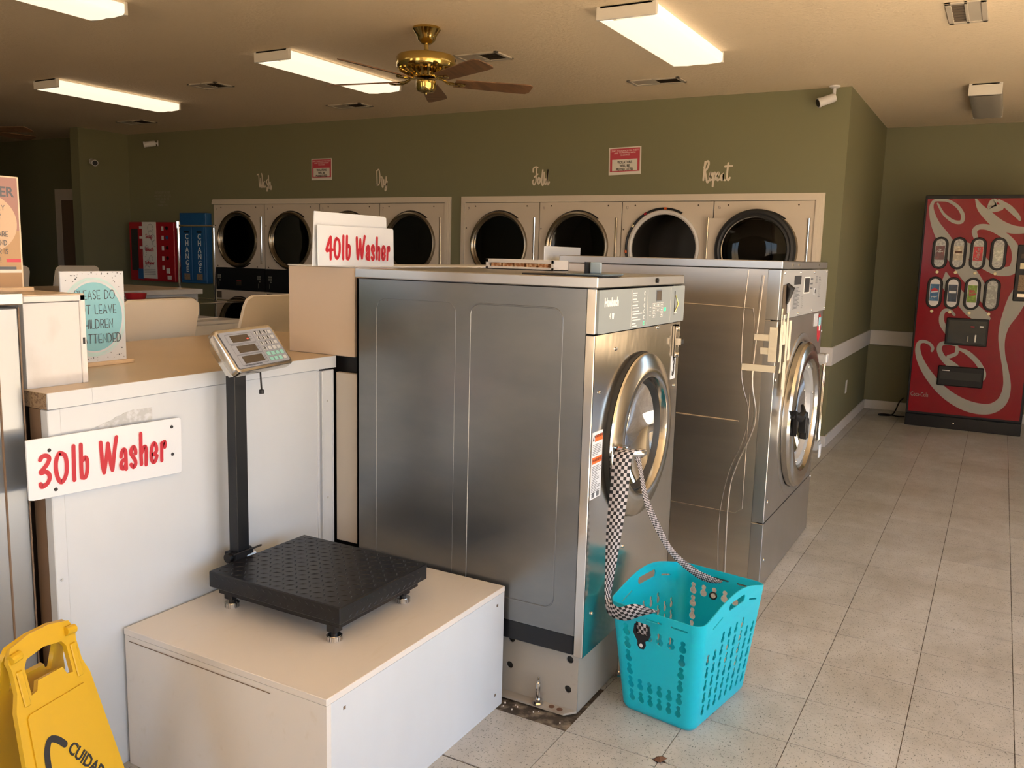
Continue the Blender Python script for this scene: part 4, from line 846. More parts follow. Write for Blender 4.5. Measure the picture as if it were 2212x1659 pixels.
# 40 lb signs on the pipe box
t = thing('pipe_box', 'tall beige box standing on the counter behind washer 3', 'box', (-2.258, 2.36, 1.0885))
MB().box(0, .306, 0, 1.85, 0, .3115).build('cover_board', M['beige'], t, .002)
MB().box(-.002, .310, -.003, 1.85, .312, .3165).build('white_top', M['whitetrim'], t, .001)
MB().box(.03, .30, .03, 1.80, -1.0885, -.001).build('black_gap_block', M['black'], t)  # added black block props the box and stands for the dark gap below
t = thing('blank_board', 'blank white board standing behind the 40lb Washer sign', 'board', (-2.012, 2.215, 1.405), PI/2)
q = MB(); q.poly([(0, 0), (.012, .181), (.388, .180), (.400, .176), (.408, 0)], 0, .004); q.build('board', M['sign'], t, .001)
t = thing('washer_sign', 'white 40lb Washer sign standing on the box behind washer 3', 'sign', (-1.998, 2.226, 0), PI/2)
q = MB(); q.poly([(0, 1.405), (-.002, 1.541), (.405, 1.543), (.412, 1.538), (.416, 1.405)], -.0015, .0025); q.build('board', M['sign'], t, .001)
for nm, w, m_, dy in (('letter_halo', .0148, 'halo', 0), ('letter', .0114, 'redink', -.0009)):
    q = MB()
    for s in FOUR: q.stroke([(p[0]-2.226, p[1]) for p in s], w, -.0016+dy, .0004, sm=4)
    q.build(nm, M[m_], t)
washer_word(t, ['zero', 'l', 'b', 'W', 'a', 's', 'h', 'e', 'r'], .081, 1.430, (.93, .88), (1.2904, .8590), -.0016)
t = thing('blank_board', 'small blank white plastic board behind the far end of washer 3', 'board', (-1.955, 3.790, 1.4055), PI/2)
MB().box(0, .415, 0, .004, .0, .099).build('board', M['sign'], t, .0015)

# white access box on the counter, at left
t = thing('access_box', 'scuffed white wooden box on the left end of the counter', 'box', (-2.13, 1.293, 1.0885), PI/2)
MB().box(0, .152, .0, .02, .0, .218).build('face_board', M['plat2'] if 'plat2' in M else M['lam'], t, .001)
MB().box(.152, .168, -.004, .30, .0, .236).build('edge_trim', M['whitetrim'], t, .002)
MB().box(0, .168, -.004, .02, .220, .236).build('top_trim', M['whitetrim'], t, .002)
MB().box(0, .152, .02, .60, .0, .218).build('body', M['lam'], t)
MB().box(.0, .168, .0, .60, .2365, .2385).build('tan_top', M['tan'], t)
MB().box(.156, .162, -.0052, -.004, .105, .122).build('lock_hole', M['ink'], t)

# please do not leave children sign
t = thing('framed_notice', 'teal circle notice asking not to leave children, on the counter', 'sign', (-2.40, 1.572, 1.0885), PI/2)
MB().box(.0, .212, .0, .006, .010, .288).build('board', M['sign'], t, .001)
MB().box(-.012, .228, -.018, .024, .0, .012).build('wooden_base', M['pine'], t, .002)
q = MB().lathe([(.092, 0), (.092, .0006), (0, .0006)], (.106, 0, .150), 'y', 60); q.v = [Vector((.106+(v.x-.106)*1.03, v.y, .150+(v.z-.150)*1.14)) for v in q.v]; q.build('teal_circle', M['teal'], t)
q = MB(); random.seed(4)
for k in range(5):
    ph = random.random()*6; ex = .098+k*.0018; pts = []
    for i in range(0, 41): a = ph+i/40*random.choice((4.2,)) ; pts.append((.106+ex*1.03*math.cos(a)+.002*math.sin(3*a+k), .150+(ex*1.10+.004)*math.sin(a), .0012+.0022*math.sin(PI*i/40)))
    q.stroke([(min(max(p[0], .003), .209), p[1], p[2]) for p in pts], .002, -.0002, .0003)
q.build('brush_ring', M['teal2'], t)
q = MB()
for k in range(110):
    x, z = random.uniform(.006, .206), random.choice((random.uniform(.255, .285), random.uniform(.014, .05), random.uniform(.014, .285)))
    if math.hypot((x-.106)/1.0, (z-.150)/1.15) < .108: continue
    q.disc((x, 0, z), random.choice((.0008, .0012, .0018, .0024)), .0005, 7)
tag(q.build('ink_dot', M['greyink'], t), kind='stuff')
def thin(t, lines, h, x, z, dz, m, w=.0016, adv=1.0, y=-.0008, name='lettering'):
    q = MB()
    for i, ln in enumerate(lines):
        wd = sum(GW.get(c, .62)+.22 for c in ln)*h*adv; px = x-wd/2
        for c in ln:
            for s in GL.get(c, []): q.stroke([(px+p[0]*h*adv, z-i*dz+p[1]*h) for p in s], w, y, .0003)
            px += (GW.get(c, .62)+.22)*h*adv
    return q.build(name, m, t)
def arc(cx, cy, rx, ry, a0, a1, n=10): return [(cx+rx*math.cos(math.radians(a0+(a1-a0)*i/n)), cy+ry*math.sin(math.radians(a0+(a1-a0)*i/n))) for i in range(n+1)]
GW = {'I': .0, ' ': .35, 'W': .9, 'M': .8, '!': .0, 'O': .8, 'E': .45, 'L': .42, 'S': .45, 'R': .5, 'P': .5, 'D': .62, 'T': .6, '.': 0, '\'': 0}
GL = {'A': [[(0,0),(.31,1),(.62,0)],[(.12,.3),(.5,.3)]], 'B': [[(0,0),(0,1),(.35,1),(.5,.85),(.5,.65),(.35,.53),(0,.53)],[(.35,.53),(.58,.38),(.58,.15),(.4,0),(0,0)]],
 'C': [arc(.35,.5,.35,.5,50,310,14)], 'D': [[(0,0),(0,1)], [(0,1)]+arc(.15,.5,.45,.5,90,-90,12)+[(0,0)]], 'E': [[(.45,0),(0,0),(0,1),(.45,1)],[(0,.35),(.4,.35)]], 'F': [[(0,0),(0,1),(.45,1)],[(0,.4),(.4,.4)]],
 'G': [arc(.36,.5,.36,.5,50,350,14)+[(.4,.42)]], 'H': [[(0,0),(0,1)],[(.55,0),(.55,1)],[(0,.35),(.55,.35)]], 'I': [[(0,0),(0,1)]], 'L': [[(0,1),(0,0),(.42,0)]], 'M': [[(0,0),(.1,1),(.4,.2),(.7,1),(.8,0)]],
 'N': [[(0,0),(0,1),(.6,0),(.6,1)]], 'O': [arc(.4,.5,.4,.5,0,360,20)], 'P': [[(0,0),(0,1)],[(0,1),(.3,1),(.5,.85),(.5,.6),(.3,.42),(0,.42)]], 'R': [[(0,0),(0,1)],[(0,1),(.3,1),(.5,.85),(.5,.62),(.3,.45),(0,.45)],[(.25,.45),(.5,0)]],
 'S': [[(.42,.85),(.3,1),(.12,.98),(.02,.8),(.1,.62),(.35,.42),(.44,.25),(.36,.05),(.18,0),(.02,.12)]], 'T': [[(0,1),(.6,1)],[(.3,1),(.3,0)]], 'U': [[(0,1),(0,.25),(.12,.03),(.3,0),(.48,.03),(.6,.25),(.6,1)]],
 'V': [[(0,1),(.31,0),(.62,1)]], 'W': [[(0,1),(.22,0),(.45,.8),(.68,0),(.9,1)]], 'Y': [[(0,1),(.3,.45),(.6,1)],[(.3,.45),(.3,0)]], '!': [[(0,1),(0,.3)],[(0,.06),(0,0)]]}
thin(t, ['PLEASE DO', 'NOT LEAVE', 'CHILDREN', 'UNATTENDED'], .0265, .112, .204, .0445, M['greyink'], .0024, .78)

# notice at the left edge on the box
t = thing('framed_notice', 'pink and tan notice about this washer at the left edge', 'sign', (-2.285, 1.20, 1.3275), PI/2)
MB().box(.0, .195, .0, .008, .010, .300).build('board', M['cream'], t, .002)
MB().box(.004, .189, -.001, .0, .16, .296).build('pink_print', M['pink'], t)
MB().box(.004, .189, -.001, .0, .013, .16).build('tan_print', M['tanprint'], t)
q = MB().lathe([(.088, 0), (.088, .0006), (0, .0006)], (.095, -.001, .178), 'y', 48); q.v = [Vector((.095+(v.x-.095)*1.0, v.y, .178+(v.z-.178)*.88)) for v in q.v]; q.build('pale_circle', M['tanprint2'], t)
text('WASHER', .036, M['greyink'], t, (.110, -.0012, .258), bold=.0008, sx=.95)
thin(t, ['USE ONLY', 'MONEY', 'WHEN', 'CARDS ARE', 'USED AND', 'WASHER IS', 'OUT!'], .0125, .118, .212, .0225, M['greyink'], .0017, .95, -.0016)
MB().box(.010, .175, -.0016, -.001, .058, .066).build('picture_band', M['greyink'], t); MB().box(.06, .189, -.0016, -.001, .050, .058).build('picture_band', M['paper'], t); MB().box(.15, .188, -.0018, -.001, .078, .086).build('picture_band', M['pinkred'], t)
MB().box(-.012, .211, -.018, .026, .0, .012).build('wooden_base', M['pine'], t, .002)

# tray and plate on washer 3
t = thing('supply_tray', 'shallow white tray with brown packets on top of washer 3', 'tray', TRAY[0], 0)
a, b = TRAY[1]
MB().box(0, a, 0, b, .0, .005).box(0, a, 0, .005, .0, .012).box(0, a, 0, .005, .026, .040).box(0, a, b-.005, b, 0, .04).box(0, .012, 0, b, 0, .04).box(a-.012, a, 0, b, 0, .04).build('tray_shell', M['whitetrim'], t, .001)
random.seed(8)
for k in range(5): MB().box(.02+k*(a-.04)/5, .02+(k+.85)*(a-.04)/5, .006, b-.01, .006, .030).build('packet', mat('brown_packet%d' % k, (.32,.12,.035), .6, noise=((70,70,70),(.62,.42,.25),.45,.6)), t, .003)
t = thing('plastic_plate', 'thin dark blue-grey plastic plate with upright tab on washer 3', 'plate', (-1.28, 2.335, 1.4015))
MB().box(.0, .262, .0, .16, .0, .004).build('sheet', M['black'], t, .001)
MB().box(.150, .268, .0, .16, .0041, .007).build('folded_end', M['bluegrey'], t, .001)
MB().box(.170, .176, .085, .125, .007, .042).build('tab_edge', M['black'], t); MB().box(.176, .215, .11, .116, .007, .042).build('tab', mat('pale_blue_plastic', (.30,.40,.50), .4), t, .003)
# ================================================================== FLOOR SCALE
t = thing('floor_scale', 'black floor scale with tread plate, post and keypad display head', 'scale', (-1.945, 1.690, PZ))
SW, SD = .497, .402
MB().box(0, SW, 0, SD, .066, .115).build('weighing_plate', M['blackm'], t, .003)
q = MB(); h = .0012
for i in range(19):
    for j in range(15):
        x, y = .022+i*.0252, .022+j*.0256
        if (i+j) % 2: a = math.radians(38)
        else: a = math.radians(-52)
        if x > SW-.018 or y > SD-.018: continue
        q.T = Matrix.Translation((x, y, .115)) @ Matrix.Rotation(a, 4, 'Z')
        q.add([(-.0125,0,0),(0,-.0034,0),(.0125,0,0),(0,.0034,0),(0,0,h*1.7)], [(0,1,4),(1,2,4),(2,3,4),(3,0,4)])
for i in range(17):
    for zz, a in ((.079, .6), (.102, -.6)):
        q.T = Matrix.Translation((.03+i*.027+(.013 if zz < .09 else 0), -.0002, zz)) @ Matrix.Rotation(PI/2, 4, 'X') @ Matrix.Rotation(a, 4, 'Z')
        q.add([(-.009,0,0),(0,-.002,0),(.009,0,0),(0,.002,0),(0,0,h)], [(0,1,4),(1,2,4),(2,3,4),(3,0,4)])
for i in range(13):
    for zz, a in ((.079, .6), (.102, -.6)):
        q.T = Matrix.Translation((SW+.0002, .03+i*.027+(.013 if zz < .09 else 0), zz)) @ Matrix.Rotation(PI/2, 4, 'Z') @ Matrix.Rotation(PI/2, 4, 'X') @ Matrix.Rotation(a, 4, 'Z')
        q.add([(-.009,0,0),(0,-.002,0),(.009,0,0),(0,.002,0),(0,0,h)], [(0,1,4),(1,2,4),(2,3,4),(3,0,4)])
o = q.build('raised_tread', M['blackm'], t); o['kind'] = 'stuff'
MB().box(.02, SW-.02, .02, SD-.02, .045, .066).build('under_frame', M['black'], t)
for (x, y) in ((.045, .045), (SW-.05, .035), (SW-.05, SD-.055), (.045, SD-.055)):
    f = MB().box(x-.016, x+.016, y-.016, y+.016, .026, .05).build('foot', M['black'], t, .002)
    MB().lathe([(.010, .014), (.010, .03)], (x, y, 0), 'z', 10).build('foot_stem', M['black'], f)
    q = MB(); n = 24
    for k in range(n):
        q.T = Matrix.Translation((x, y, 0)) @ Matrix.Rotation(2*PI*k/n, 4, 'Z'); q.box(.017, .0225, -.0016, .0016, .001, .015)
    q.T = Matrix.Identity(4); q.lathe([(.0, .0), (.019, .0), (.019, .016), (.0, .017)], (x, y, 0), 'z', 24); q.build('levelling_disc', M['chrome'], f)
MB().box(-.048, -.006, .118, .168, .052, .115).box(-.02, .03, .125, .160, .05, .064).build('post_socket', M['black'], t, .002)
MB().box(-.044, -.006, .120, .166, .125, .735).build('post', M['blackm'], t, .002)
hg = MB().tube([(-.028, .095, .118), (-.028, .190, .118)], .015, 12).box(-.052, .000, .108, .176, .098, .132).build('folding_hinge', M['black'], t, .001)
MB().tube([(-.004, .10, .132), (.004, .205, .136)], .003, 6).tube([(-.004, .10, .104), (.004, .205, .108)], .003, 6).build('hinge_pin', M['black'], hg)
MB().tube([(-.006, .15, .112), (-.004, .185, .116)], .008, 8).build('hinge_roller', M['chrome'], hg, smooth_=True)
# display head
ha, ht = .190, .6466; HW, HH = .284, .146
hn = Vector((math.cos(ha), math.sin(ha), 0)); zz = Vector((0,0,1))
Xa = Vector((-math.sin(ha), math.cos(ha), 0)); Za = zz*math.cos(ht) - hn*math.sin(ht); Ya = -(hn*math.cos(ht) + zz*math.sin(ht))
HM = Matrix((Xa, Ya, Za)).transposed().to_4x4(); HM.translation = Vector((-1.930, 1.872, 1.164)) - Vector((-1.945, 1.690, PZ))
q = MB(); P0 = rrect(-HW/2, HW/2, -HH/2, HH/2, .016, 5)
def loop(sc, y, dz=0): return [(p[0]*sc, y, p[1]*sc+dz) for p in P0]
L = [loop(.90, -.001), loop(.965, -.002), loop(.992, .0), loop(1.0, .004), loop(.995, .022), loop(.93, .028)]
n = len(P0); vs = [v for l in L for v in l]; fs = [tuple(range(n))]
for k in range(len(L)-1): fs += [(k*n+i, k*n+(i+1) % n, (k+1)*n+(i+1) % n, (k+1)*n+i) for i in range(n)]
fs.append(tuple(range((len(L)-1)*n, len(L)*n))); q.add(vs, fs)
head = q.build('display_head', M['steelhead'], t, smooth_=True, ang=28); head.matrix_local = HM
q = MB(); vs = [(x*.135, .026, z*.068) for x, z in ((-1,-1),(1,-1),(1,1),(-1,1))] + [(x*.12, .058, z*.050-.004) for x, z in ((-1,-1),(1,-1),(1,1),(-1,1))]
q.add(vs, [(0,1,2,3),(4,5,6,7),(0,1,5,4),(1,2,6,5),(2,3,7,6),(3,0,4,7)]); q.build('rear_case', M['steelhead'], head, .006, 2)
me = plate(rrect(-.128, .128, -.0605, .0605, .006), [], .002); me.transform(FRONT(-.003)); me.materials.clear(); me.name = 'keypad_overlay'; link('keypad_overlay', me, M['overlay'], head)
for (x0, x1, z0, z1) in ((-.088, -.004, .0235, .0465), (-.086, .004, -.0125, .0105), (-.090, .006, -.0485, -.0245)):
    q = MB(); fx0, fx1, fz0, fz1 = -.108, .020, z0-.005, z1+.005
    pts = rrect(fx0, fx1, fz0, fz1, .004, 4); pts.append(pts[0]); q.stroke(pts, .0012, -.0042, .0003).build('display_outline', M['greyink'], head)
    MB().box(x0, x1, -.0052, -.004, z0, z1).build('display_window', M['lcd'], head)
    q = MB()
    for k in range(2): q.box(x1+.004, x1+.013, -.0045, -.004, z0+.006+k*.007, z0+.0075+k*.007)
    q.build('unit_print', M['greyink'], head)
MB().box(-.018, -.010, -.0058, -.0052, .030, .033).build('red_digit', M['redled'], head)
keys = [['7','8','9','c'],['4','5','6','t'],['1','2','3','p'],['0','.','-','m'],['','','',''],['','','','+']]
for r in range(6):
    for c in range(4):
        x = .040+c*.0232; z = .0455-r*.0186
        sea = (r == 4) or (r == 5 and c < 3)
        k = MB(); pts = rrect(x-.0088, x+.0088, z-.0068, z+.0068, .0022, 3)
        k.poly(pts, -.0050, -.004); k = k.build('key', M['seafoam'] if sea else M['overlay2'], head)
        q = MB(); pts.append(pts[0]); q.stroke(pts, .0009, -.0051, .0002).build('key_outline', M['greyink'], head)
        if keys[r][c] and keys[r][c] in '0123456789': text(keys[r][c], .0165, M['ink'], head, (x-.001, -.0054, z), bold=.0004, name='key_digit')
text('FOR WEIGHING USE ONLY', .007, M['greyink'], head, (-.055, -.0045, -.0555))
q = MB(); q.tube([(.035, .182, .71), (.036, .184, .66), (.040, .182, .635)], .0028, 6); q.lathe([(.007, 0), (.007, .012), (0, .014)], (.040, .182, .622), 'z', 8); q.build('dangling_cable', M['black'], t, smooth_=True)

# ================================================================== BASKET AND STRAP
BZ = .372
bk = thing('laundry_basket', 'turquoise plastic laundry basket with keyhole perforations on the floor', 'basket', (-.803, 2.684, 0), math.radians(-9.3))
def bdim(v): f = v/.38; return .130+(.1645-.130)*f, .196+(.243-.196)*f
rc = .036; hxm, hym = .147, .2195
A_ = 2*(hxm-rc); B_ = 2*(hym-rc); C_ = rc*PI/2
segs = [('n', A_), ('c', C_), ('r', B_), ('c', C_), ('f', A_), ('c', C_), ('l', B_), ('c', C_)]
S0 = [0]
for _, l in segs: S0.append(S0[-1]+l)
LT = S0[-1]
def bmap(s, v, wv):
    hx, hy = bdim(v); s = min(max(s, 0), LT); k = 0
    while k < 7 and s > S0[k+1]+1e-9: k += 1
    f = (s-S0[k])/segs[k][1]; off = wv
    ax, ay = hx-rc, hy-rc
    if k == 0: p = (-ax+2*ax*f, -hy, 0, -1)
    elif k == 2: p = (hx, -ay+2*ay*f, 1, 0)
    elif k == 4: p = (ax-2*ax*f, hy, 0, 1)
    elif k == 6: p = (-hx, ay-2*ay*f, -1, 0)
    else:
        cx, cy, a0 = {1: (ax, -ay, -PI/2), 3: (ax, ay, 0), 5: (-ax, ay, PI/2), 7: (-ax, -ay, PI)}[k]; a = a0+f*PI/2
        p = (cx+rc*math.cos(a), cy+rc*math.sin(a), math.cos(a), math.sin(a))
    # bottom edge rounds in a little
    inn = .010*max(0, 1-v/.02)**2
    return (p[0]+p[2]*(off-inn), p[1]+p[3]*(off-inn), v)
def vtop(s):
    for k in (2, 6):
        if S0[k]-C_*.5 <= s <= S0[k+1]+C_*.5: f = (s-S0[k]+C_*.5)/(B_+C_); return BZ+.048*math.sin(PI*f)**1.3
    return BZ
ntop = 160
outer = [(LT*i/40, 0.0) for i in range(41)] + [(LT*(1-i/ntop), vtop(LT*(1-i/ntop))) for i in range(ntop+1)]
outer = [p for i, p in enumerate(outer) if i == 0 or p != outer[i-1]]
def keyhole(cx, cz, sc=1.0, sl=0.0):
    P_ = []
    for i in range(9): a = math.radians(-55+i*290/8-0); P_.append((cx+sl+.0068*sc*math.cos(math.radians(-50+i*280/8)), cz+.0095*sc+.0068*sc*math.sin(math.radians(-50+i*280/8))))
    for i in range(11): P_.append((cx+.0098*sc*math.cos(math.radians(125+i*290/10)), cz-.0075*sc+.0098*sc*math.sin(math.radians(125+i*290/10))))
    return P_
HO = []
for base, nm in ((S0[0], 'n'), (S0[4], 'f')):
    for c in range(6):
        s = base + A_*(c+.5)/6.0*1.0
        for r in range(6):
            z = .290-r*.0455
            if c in (0, 5) or r == 0 or r >= 4: HO.append(keyhole(s, z, 1.25))
for base in (S0[2], S0[6]):
    for c in range(8):
        s = base + B_*(c+.5)/8.0
        for r in range(6 if c not in (0, 1, 6, 7) else 5 if c in (1, 6) else 5):
            HO.append(keyhole(s, .064+r*.0445, 1.15, .002))
    HO.append(rrect(base+B_/2-.052, base+B_/2+.052, .368, .393, .011, 4))
    for sg in (-1, 1):
        cx = base+B_/2+sg*.118; HO.append([(cx+px-0*sg, .352+pz-sg*px*.30) for px, pz in rrect(-.030, .030, -.0028, .0028, .0026, 3)])
for base in (S0[0], S0[4]):
    for k in (-1, 0, 1): HO.append([(base+A_/2+k*.078+px, .345+pz) for px, pz in rrect(-.026, .026, -.0032, .0032, .003, 3)])
me = plate(outer, HO, .0032)
bm = bmesh.new(); bm.from_mesh(me); bpy.data.meshes.remove(me)
cuts = []
for k in (1, 3, 5, 7): cuts += [S0[k]+C_*i/7 for i in range(8) if S0[k]+C_*i/7 < LT-1e-5]
for s in cuts: bmesh.ops.bisect_plane(bm, geom=bm.verts[:]+bm.edges[:]+bm.faces[:], plane_co=(s, 0, 0), plane_no=(1, 0, 0), dist=1e-6)
for v in (.006, .013, .02): bmesh.ops.bisect_plane(bm, geom=bm.verts[:]+bm.edges[:]+bm.faces[:], plane_co=(0, v, 0), plane_no=(0, 1, 0), dist=1e-6)
for v in bm.verts: v.co = bmap(v.co.x, v.co.y, v.co.z)
bmesh.ops.remove_doubles(bm, verts=bm.verts, dist=.0003); bmesh.ops.recalc_face_normals(bm, faces=bm.faces)
me = bpy.data.meshes.new('wall_shell'); bm.to_mesh(me); bm.free(); me.shade_smooth(); me.set_sharp_from_angle(angle=math.radians(35))
link('perforated_shell', me, M['bluecan'], bk)
hx, hy = bdim(0); fp = [(p[0], p[1]) for p in rrect(-hx+.009, hx-.009, -hy+.009, hy-.009, rc-.008, 6)]
q = MB(); n = len(fp); q.add([(p[0], p[1], .0005) for p in fp]+[(p[0], p[1], .004) for p in fp], [tuple(range(n)), tuple(range(n, 2*n))]+[(i, (i+1) % n, n+(i+1) % n, n+i) for i in range(n)]); q.build('base', M['bluecan'], bk)

def ribbon(name, pts, parent, squares=6):
    # pts: (centre, width vector)
    C_s = smooth([tuple(c)+tuple(w) for c, w in pts], 8); vs = []; d = 0; ds = [0]
    for i, p in enumerate(C_s):
        c = Vector(p[:3]); w_ = Vector(p[3:])
        if i: d += (c-pc).length; ds.append(d)
        pc = c; vs += [tuple(c-w_), tuple(c+w_)]
    wid = 2*Vector(C_s[0][3:]).length; sq = wid/squares
    me = bpy.data.meshes.new(name); me.from_pydata(vs, [], [(2*i, 2*i+1, 2*i+3, 2*i+2) for i in range(len(C_s)-1)])
    uv = me.uv_layers.new(name='UVMap')
    for pl in me.polygons:
        for li in pl.loop_indices:
            vi = me.loops[li].vertex_index; uv.data[li].uv = (((vi % 2)*squares), ds[vi//2]/max(sq*1.25, 1e-4))
    me.shade_smooth(); o = link(name, me, M['checker'], parent)
    md = o.modifiers.new('thickness', 'SOLIDIFY'); md.thickness = .0014; md.offset = 0
    return o
tf = lambda o: o
st = thing('checkered_strap', 'black and white checkered strap draped from the washer handle to the basket', 'strap', (-.93, 2.45, .38))
O = Vector((-.93, 2.45, .38)); V = lambda x, y, z: Vector((x, y, z))-O
ribbon('strap_front', [(V(-.935, 2.492, .868), V(.024+O.x, .012+O.y, O.z)), (V(-.958, 2.455, .872), V(.026+O.x, .011+O.y, O.z)), (V(-.963, 2.43, .845), V(.026+O.x, .011+O.y, O.z)), (V(-.965, 2.42, .74), V(.026+O.x, .010+O.y, O.z)), (V(-.975, 2.42, .62), V(.022+O.x, .010+O.y, O.z)),
    (V(-.985, 2.43, .50), V(.012+O.x, .014+O.y, O.z)), (V(-.992, 2.435, .41), V(.006+O.x, .012+O.y, O.z)), (V(-.975, 2.415, .372), V(.004+O.x, .002+O.y, .020+O.z)), (V(-.93, 2.403, .366), V(-.006+O.x, -.010+O.y, .024+O.z)),
    (V(-.885, 2.412, .386), V(-.010+O.x, -.014+O.y, .022+O.z)), (V(-.850, 2.434, .388), V(-.010+O.x, -.018+O.y, .014+O.z)), (V(-.835, 2.462, .376), V(-.004+O.x, -.018+O.y, .002+O.z))], st, 6)
ribbon('strap_back', [(V(-.945, 2.50, .865), V(0.0077+O.x, 0.0121+O.y, O.z)), (V(-.938, 2.525, .80), V(0.0022+O.x, 0.011+O.y, O.z)), (V(-.928, 2.56, .70), V(0.0022+O.x, 0.0121+O.y, 0.0048+O.z)), (V(-.912, 2.62, .605), V(0.0033+O.x, 0.0121+O.y, 0.0064+O.z)),
    (V(-.880, 2.71, .485), V(0.0022+O.x, 0.0077+O.y, 0.008+O.z)), (V(-.830, 2.81, .395), V(0.0033+O.x, 0.0044+O.y, 0.0112+O.z)), (V(-.79, 2.865, .358), V(0.0044+O.x, 0.0033+O.y, 0.0112+O.z)), (V(-.755, 2.895, .345), V(0.0033+O.x, 0.0011+O.y, 0.004+O.z))], st, 6)
ribbon('strap_tab', [(V(-.862, 2.402, .352), V(.022+O.x, -.004+O.y, O.z)), (V(-.860, 2.408, .30), V(.021+O.x, -.004+O.y, O.z))], st, 5)
MB().tube([V(-.775+.012*math.cos(a_*PI/6), 2.868, .300+.012*math.sin(a_*PI/6)) for a_ in range(13)], .003, 6).build('strap_ring', M['black'], st)
q = MB(); q.T = Matrix.Translation(V(-.860, 2.404, .31)) @ Matrix.Rotation(-.18, 4, 'Z')
q.poly([(-.027,.035),(-.030,.008),(-.022,-.005),(-.013,-.018),(-.013,-.030),(-.004,-.040),(.010,-.038),(.015,-.026),(.012,-.014),(.024,-.004),(.030,.012),(.024,.040),(.020,.036),(.020,.006),(-.020,.006),(-.022,.036)], -.006, -.001)
q.build('end_clip', M['black'], st)
q = MB(); q.T = Matrix.Translation(V(-.860, 2.404, .31)) @ Matrix.Rotation(-.18, 4, 'Z'); q.lathe([(.006, .0065), (.006, .0075), (0, .0075)], (.001, 0, -.027), 'y', 12); q.build('clip_eye', M['whitetrim'], st)

# ================================================================== WET FLOOR SIGN
t = thing('wet_floor_sign', 'yellow plastic folding wet floor caution sign with Spanish lettering', 'sign', (-1.805, 1.085, 0), PI/2+math.radians(12))
HT = .605; th = math.radians(14.5)
def board(sgn, nm):
    # outline in face coords (u right, v up along the board from the floor)
    LB = HT/math.cos(th)
    u = lambda v: .148-.058*(v/.50) if v < .50 else .090
    out = [(.150, 0), (.103, .478), (.090, .515), (.088, .565), (.092, .585), (.080, .612), (.03, .624), (-.03, .624), (-.080, .612), (-.092, .585), (-.088, .565), (-.090, .515), (-.103, .478), (-.150, 0), (-.115, 0), (-.105, .02), (.105, .02), (.115, 0)]
    hole = [(.058, .497), (.058, .560), (.048, .575), (.0, .583), (-.048, .575), (-.058, .560), (-.058, .497), (-.042, .500), (-.034, .520), (.034, .520), (.042, .500)]
    me = plate(out, [hole], .012)
    T = FRONT(0)
    if sgn > 0: R = Matrix.Translation((0, -math.sin(th)*LB*1.0, 0)) @ Matrix.Rotation(-th, 4, 'X')
    else: R = Matrix.Translation((0, math.sin(th)*LB*1.0, 0)) @ Matrix.Rotation(th, 4, 'X')
    me.transform(T); me.materials.clear(); me.name = nm
    o = link(nm, me, M['yellow'], t); o.matrix_local = R; return o
fb = board(1, 'front_board'); rb = board(-1, 'rear_board')
me = plate([(p[0], p[1]) for p in ((.118, .03), (.084, .455), (.076, .462), (-.076, .462), (-.084, .455), (-.118, .03))], [], .004); me.transform(FRONT(-.008)); me.materials.clear(); me.name = 'raised_panel'; link('raised_panel', me, M['yellow'], fb)
for sx in (-1, 1): MB().tube([(sx*.062, -.008, .592), (sx*.088, -.008, .589)], .011, 10).build('hinge_knuckle', M['yellow'], fb, smooth_=True)
for sx in (-1, 1): MB().box(sx*.074-.008, sx*.074+.008, -.010, -.006, .480, .560).build('handle_rib', M['yellow'], fb, .002)
q = MB(); q.stroke([(-.068, .325), (-.062, .365), (-.048, .388), (-.030, .380), (-.014, .360)], .015, -.0102, .0006, sm=3).build('triangle_corner', M['ink'], fb)
text('CUIDADO', .038, M['ink'], fb, (.036, -.0112, .285), bold=.0008, rot=(PI/2, math.radians(58), 0), sx=.86)
text('CAUTION', .036, M['ink'], fb, (-.088, -.0112, .235), bold=.0008, rot=(PI/2, math.radians(-80), 0), sx=.86)
q = MB(); q.stroke([(-.045, .300), (-.030, .285), (-.020, .26)], .014, -.0104, .0006, sm=3); q.stroke([(-.012, .285), (.010, .275), (.020, .25), (.022, .20)], .020, -.0104, .0006, sm=3); q.stroke([(.0, .25), (-.005, .19), (.02, .13)], .014, -.0104, .0006, sm=3); q.build('slipping_figure', M['ink'], fb)

# ================================================================== TOP LOADERS, FAR COUNTER, CART
def top_loader(label, x, y, facing, z=.92, lid_open=True, grp=None):
    # local: front faces -y, width .66 in x, depth .68 in y ; origin at centre of the back bottom edge
    t = thing('top_load_washer', label, 'washer', (x, y, 0), facing, 'top-load washers')
    MB().box(-.308, .308, -.66, 0, .0, z-.025).build('cabinet', M['washw'], t, .008, 2)
    me = plate(rrect(-.312, .312, -.665, .0, .02), [rrect(-.20, .20, -.52, -.14, .05)], .024); me.transform(Matrix.Translation((0, 0, z-.012))); me.materials.clear(); me.name = 'top_panel'; link('top_panel', me, M['washw'], t)
    MB().lathe([(.19, 0), (.19, -.30), (0, -.30)], (0, -.33, z-.03), 'z', 28).build('tub', M['drum'], t, smooth_=True)
    return t
def lid(t, z, lean, hgt=.335, w0=.195, w1=.180, y=-.09):
    P_ = [(-w0, 0), (w0, 0), (w1+.008, hgt-.05), (w1-.002, hgt-.018), (w1-.03, hgt), (-w1+.03, hgt), (-w1+.002, hgt-.018), (-w1-.008, hgt-.05)]
    me = plate(P_, [], .016); me.transform(FRONT(0)); me.materials.clear(); me.name = 'open_lid'
    o = link('open_lid', me, M['lid'], t); o.matrix_local = Matrix.Translation((0, y, z)) @ Matrix.Rotation(-lean, 4, 'X'); 
    b = o.modifiers.new('soft', 'BEVEL'); b.width = .005; b.segments = 2; return o
FA = -PI/2   # front faces -x : local -y -> -x
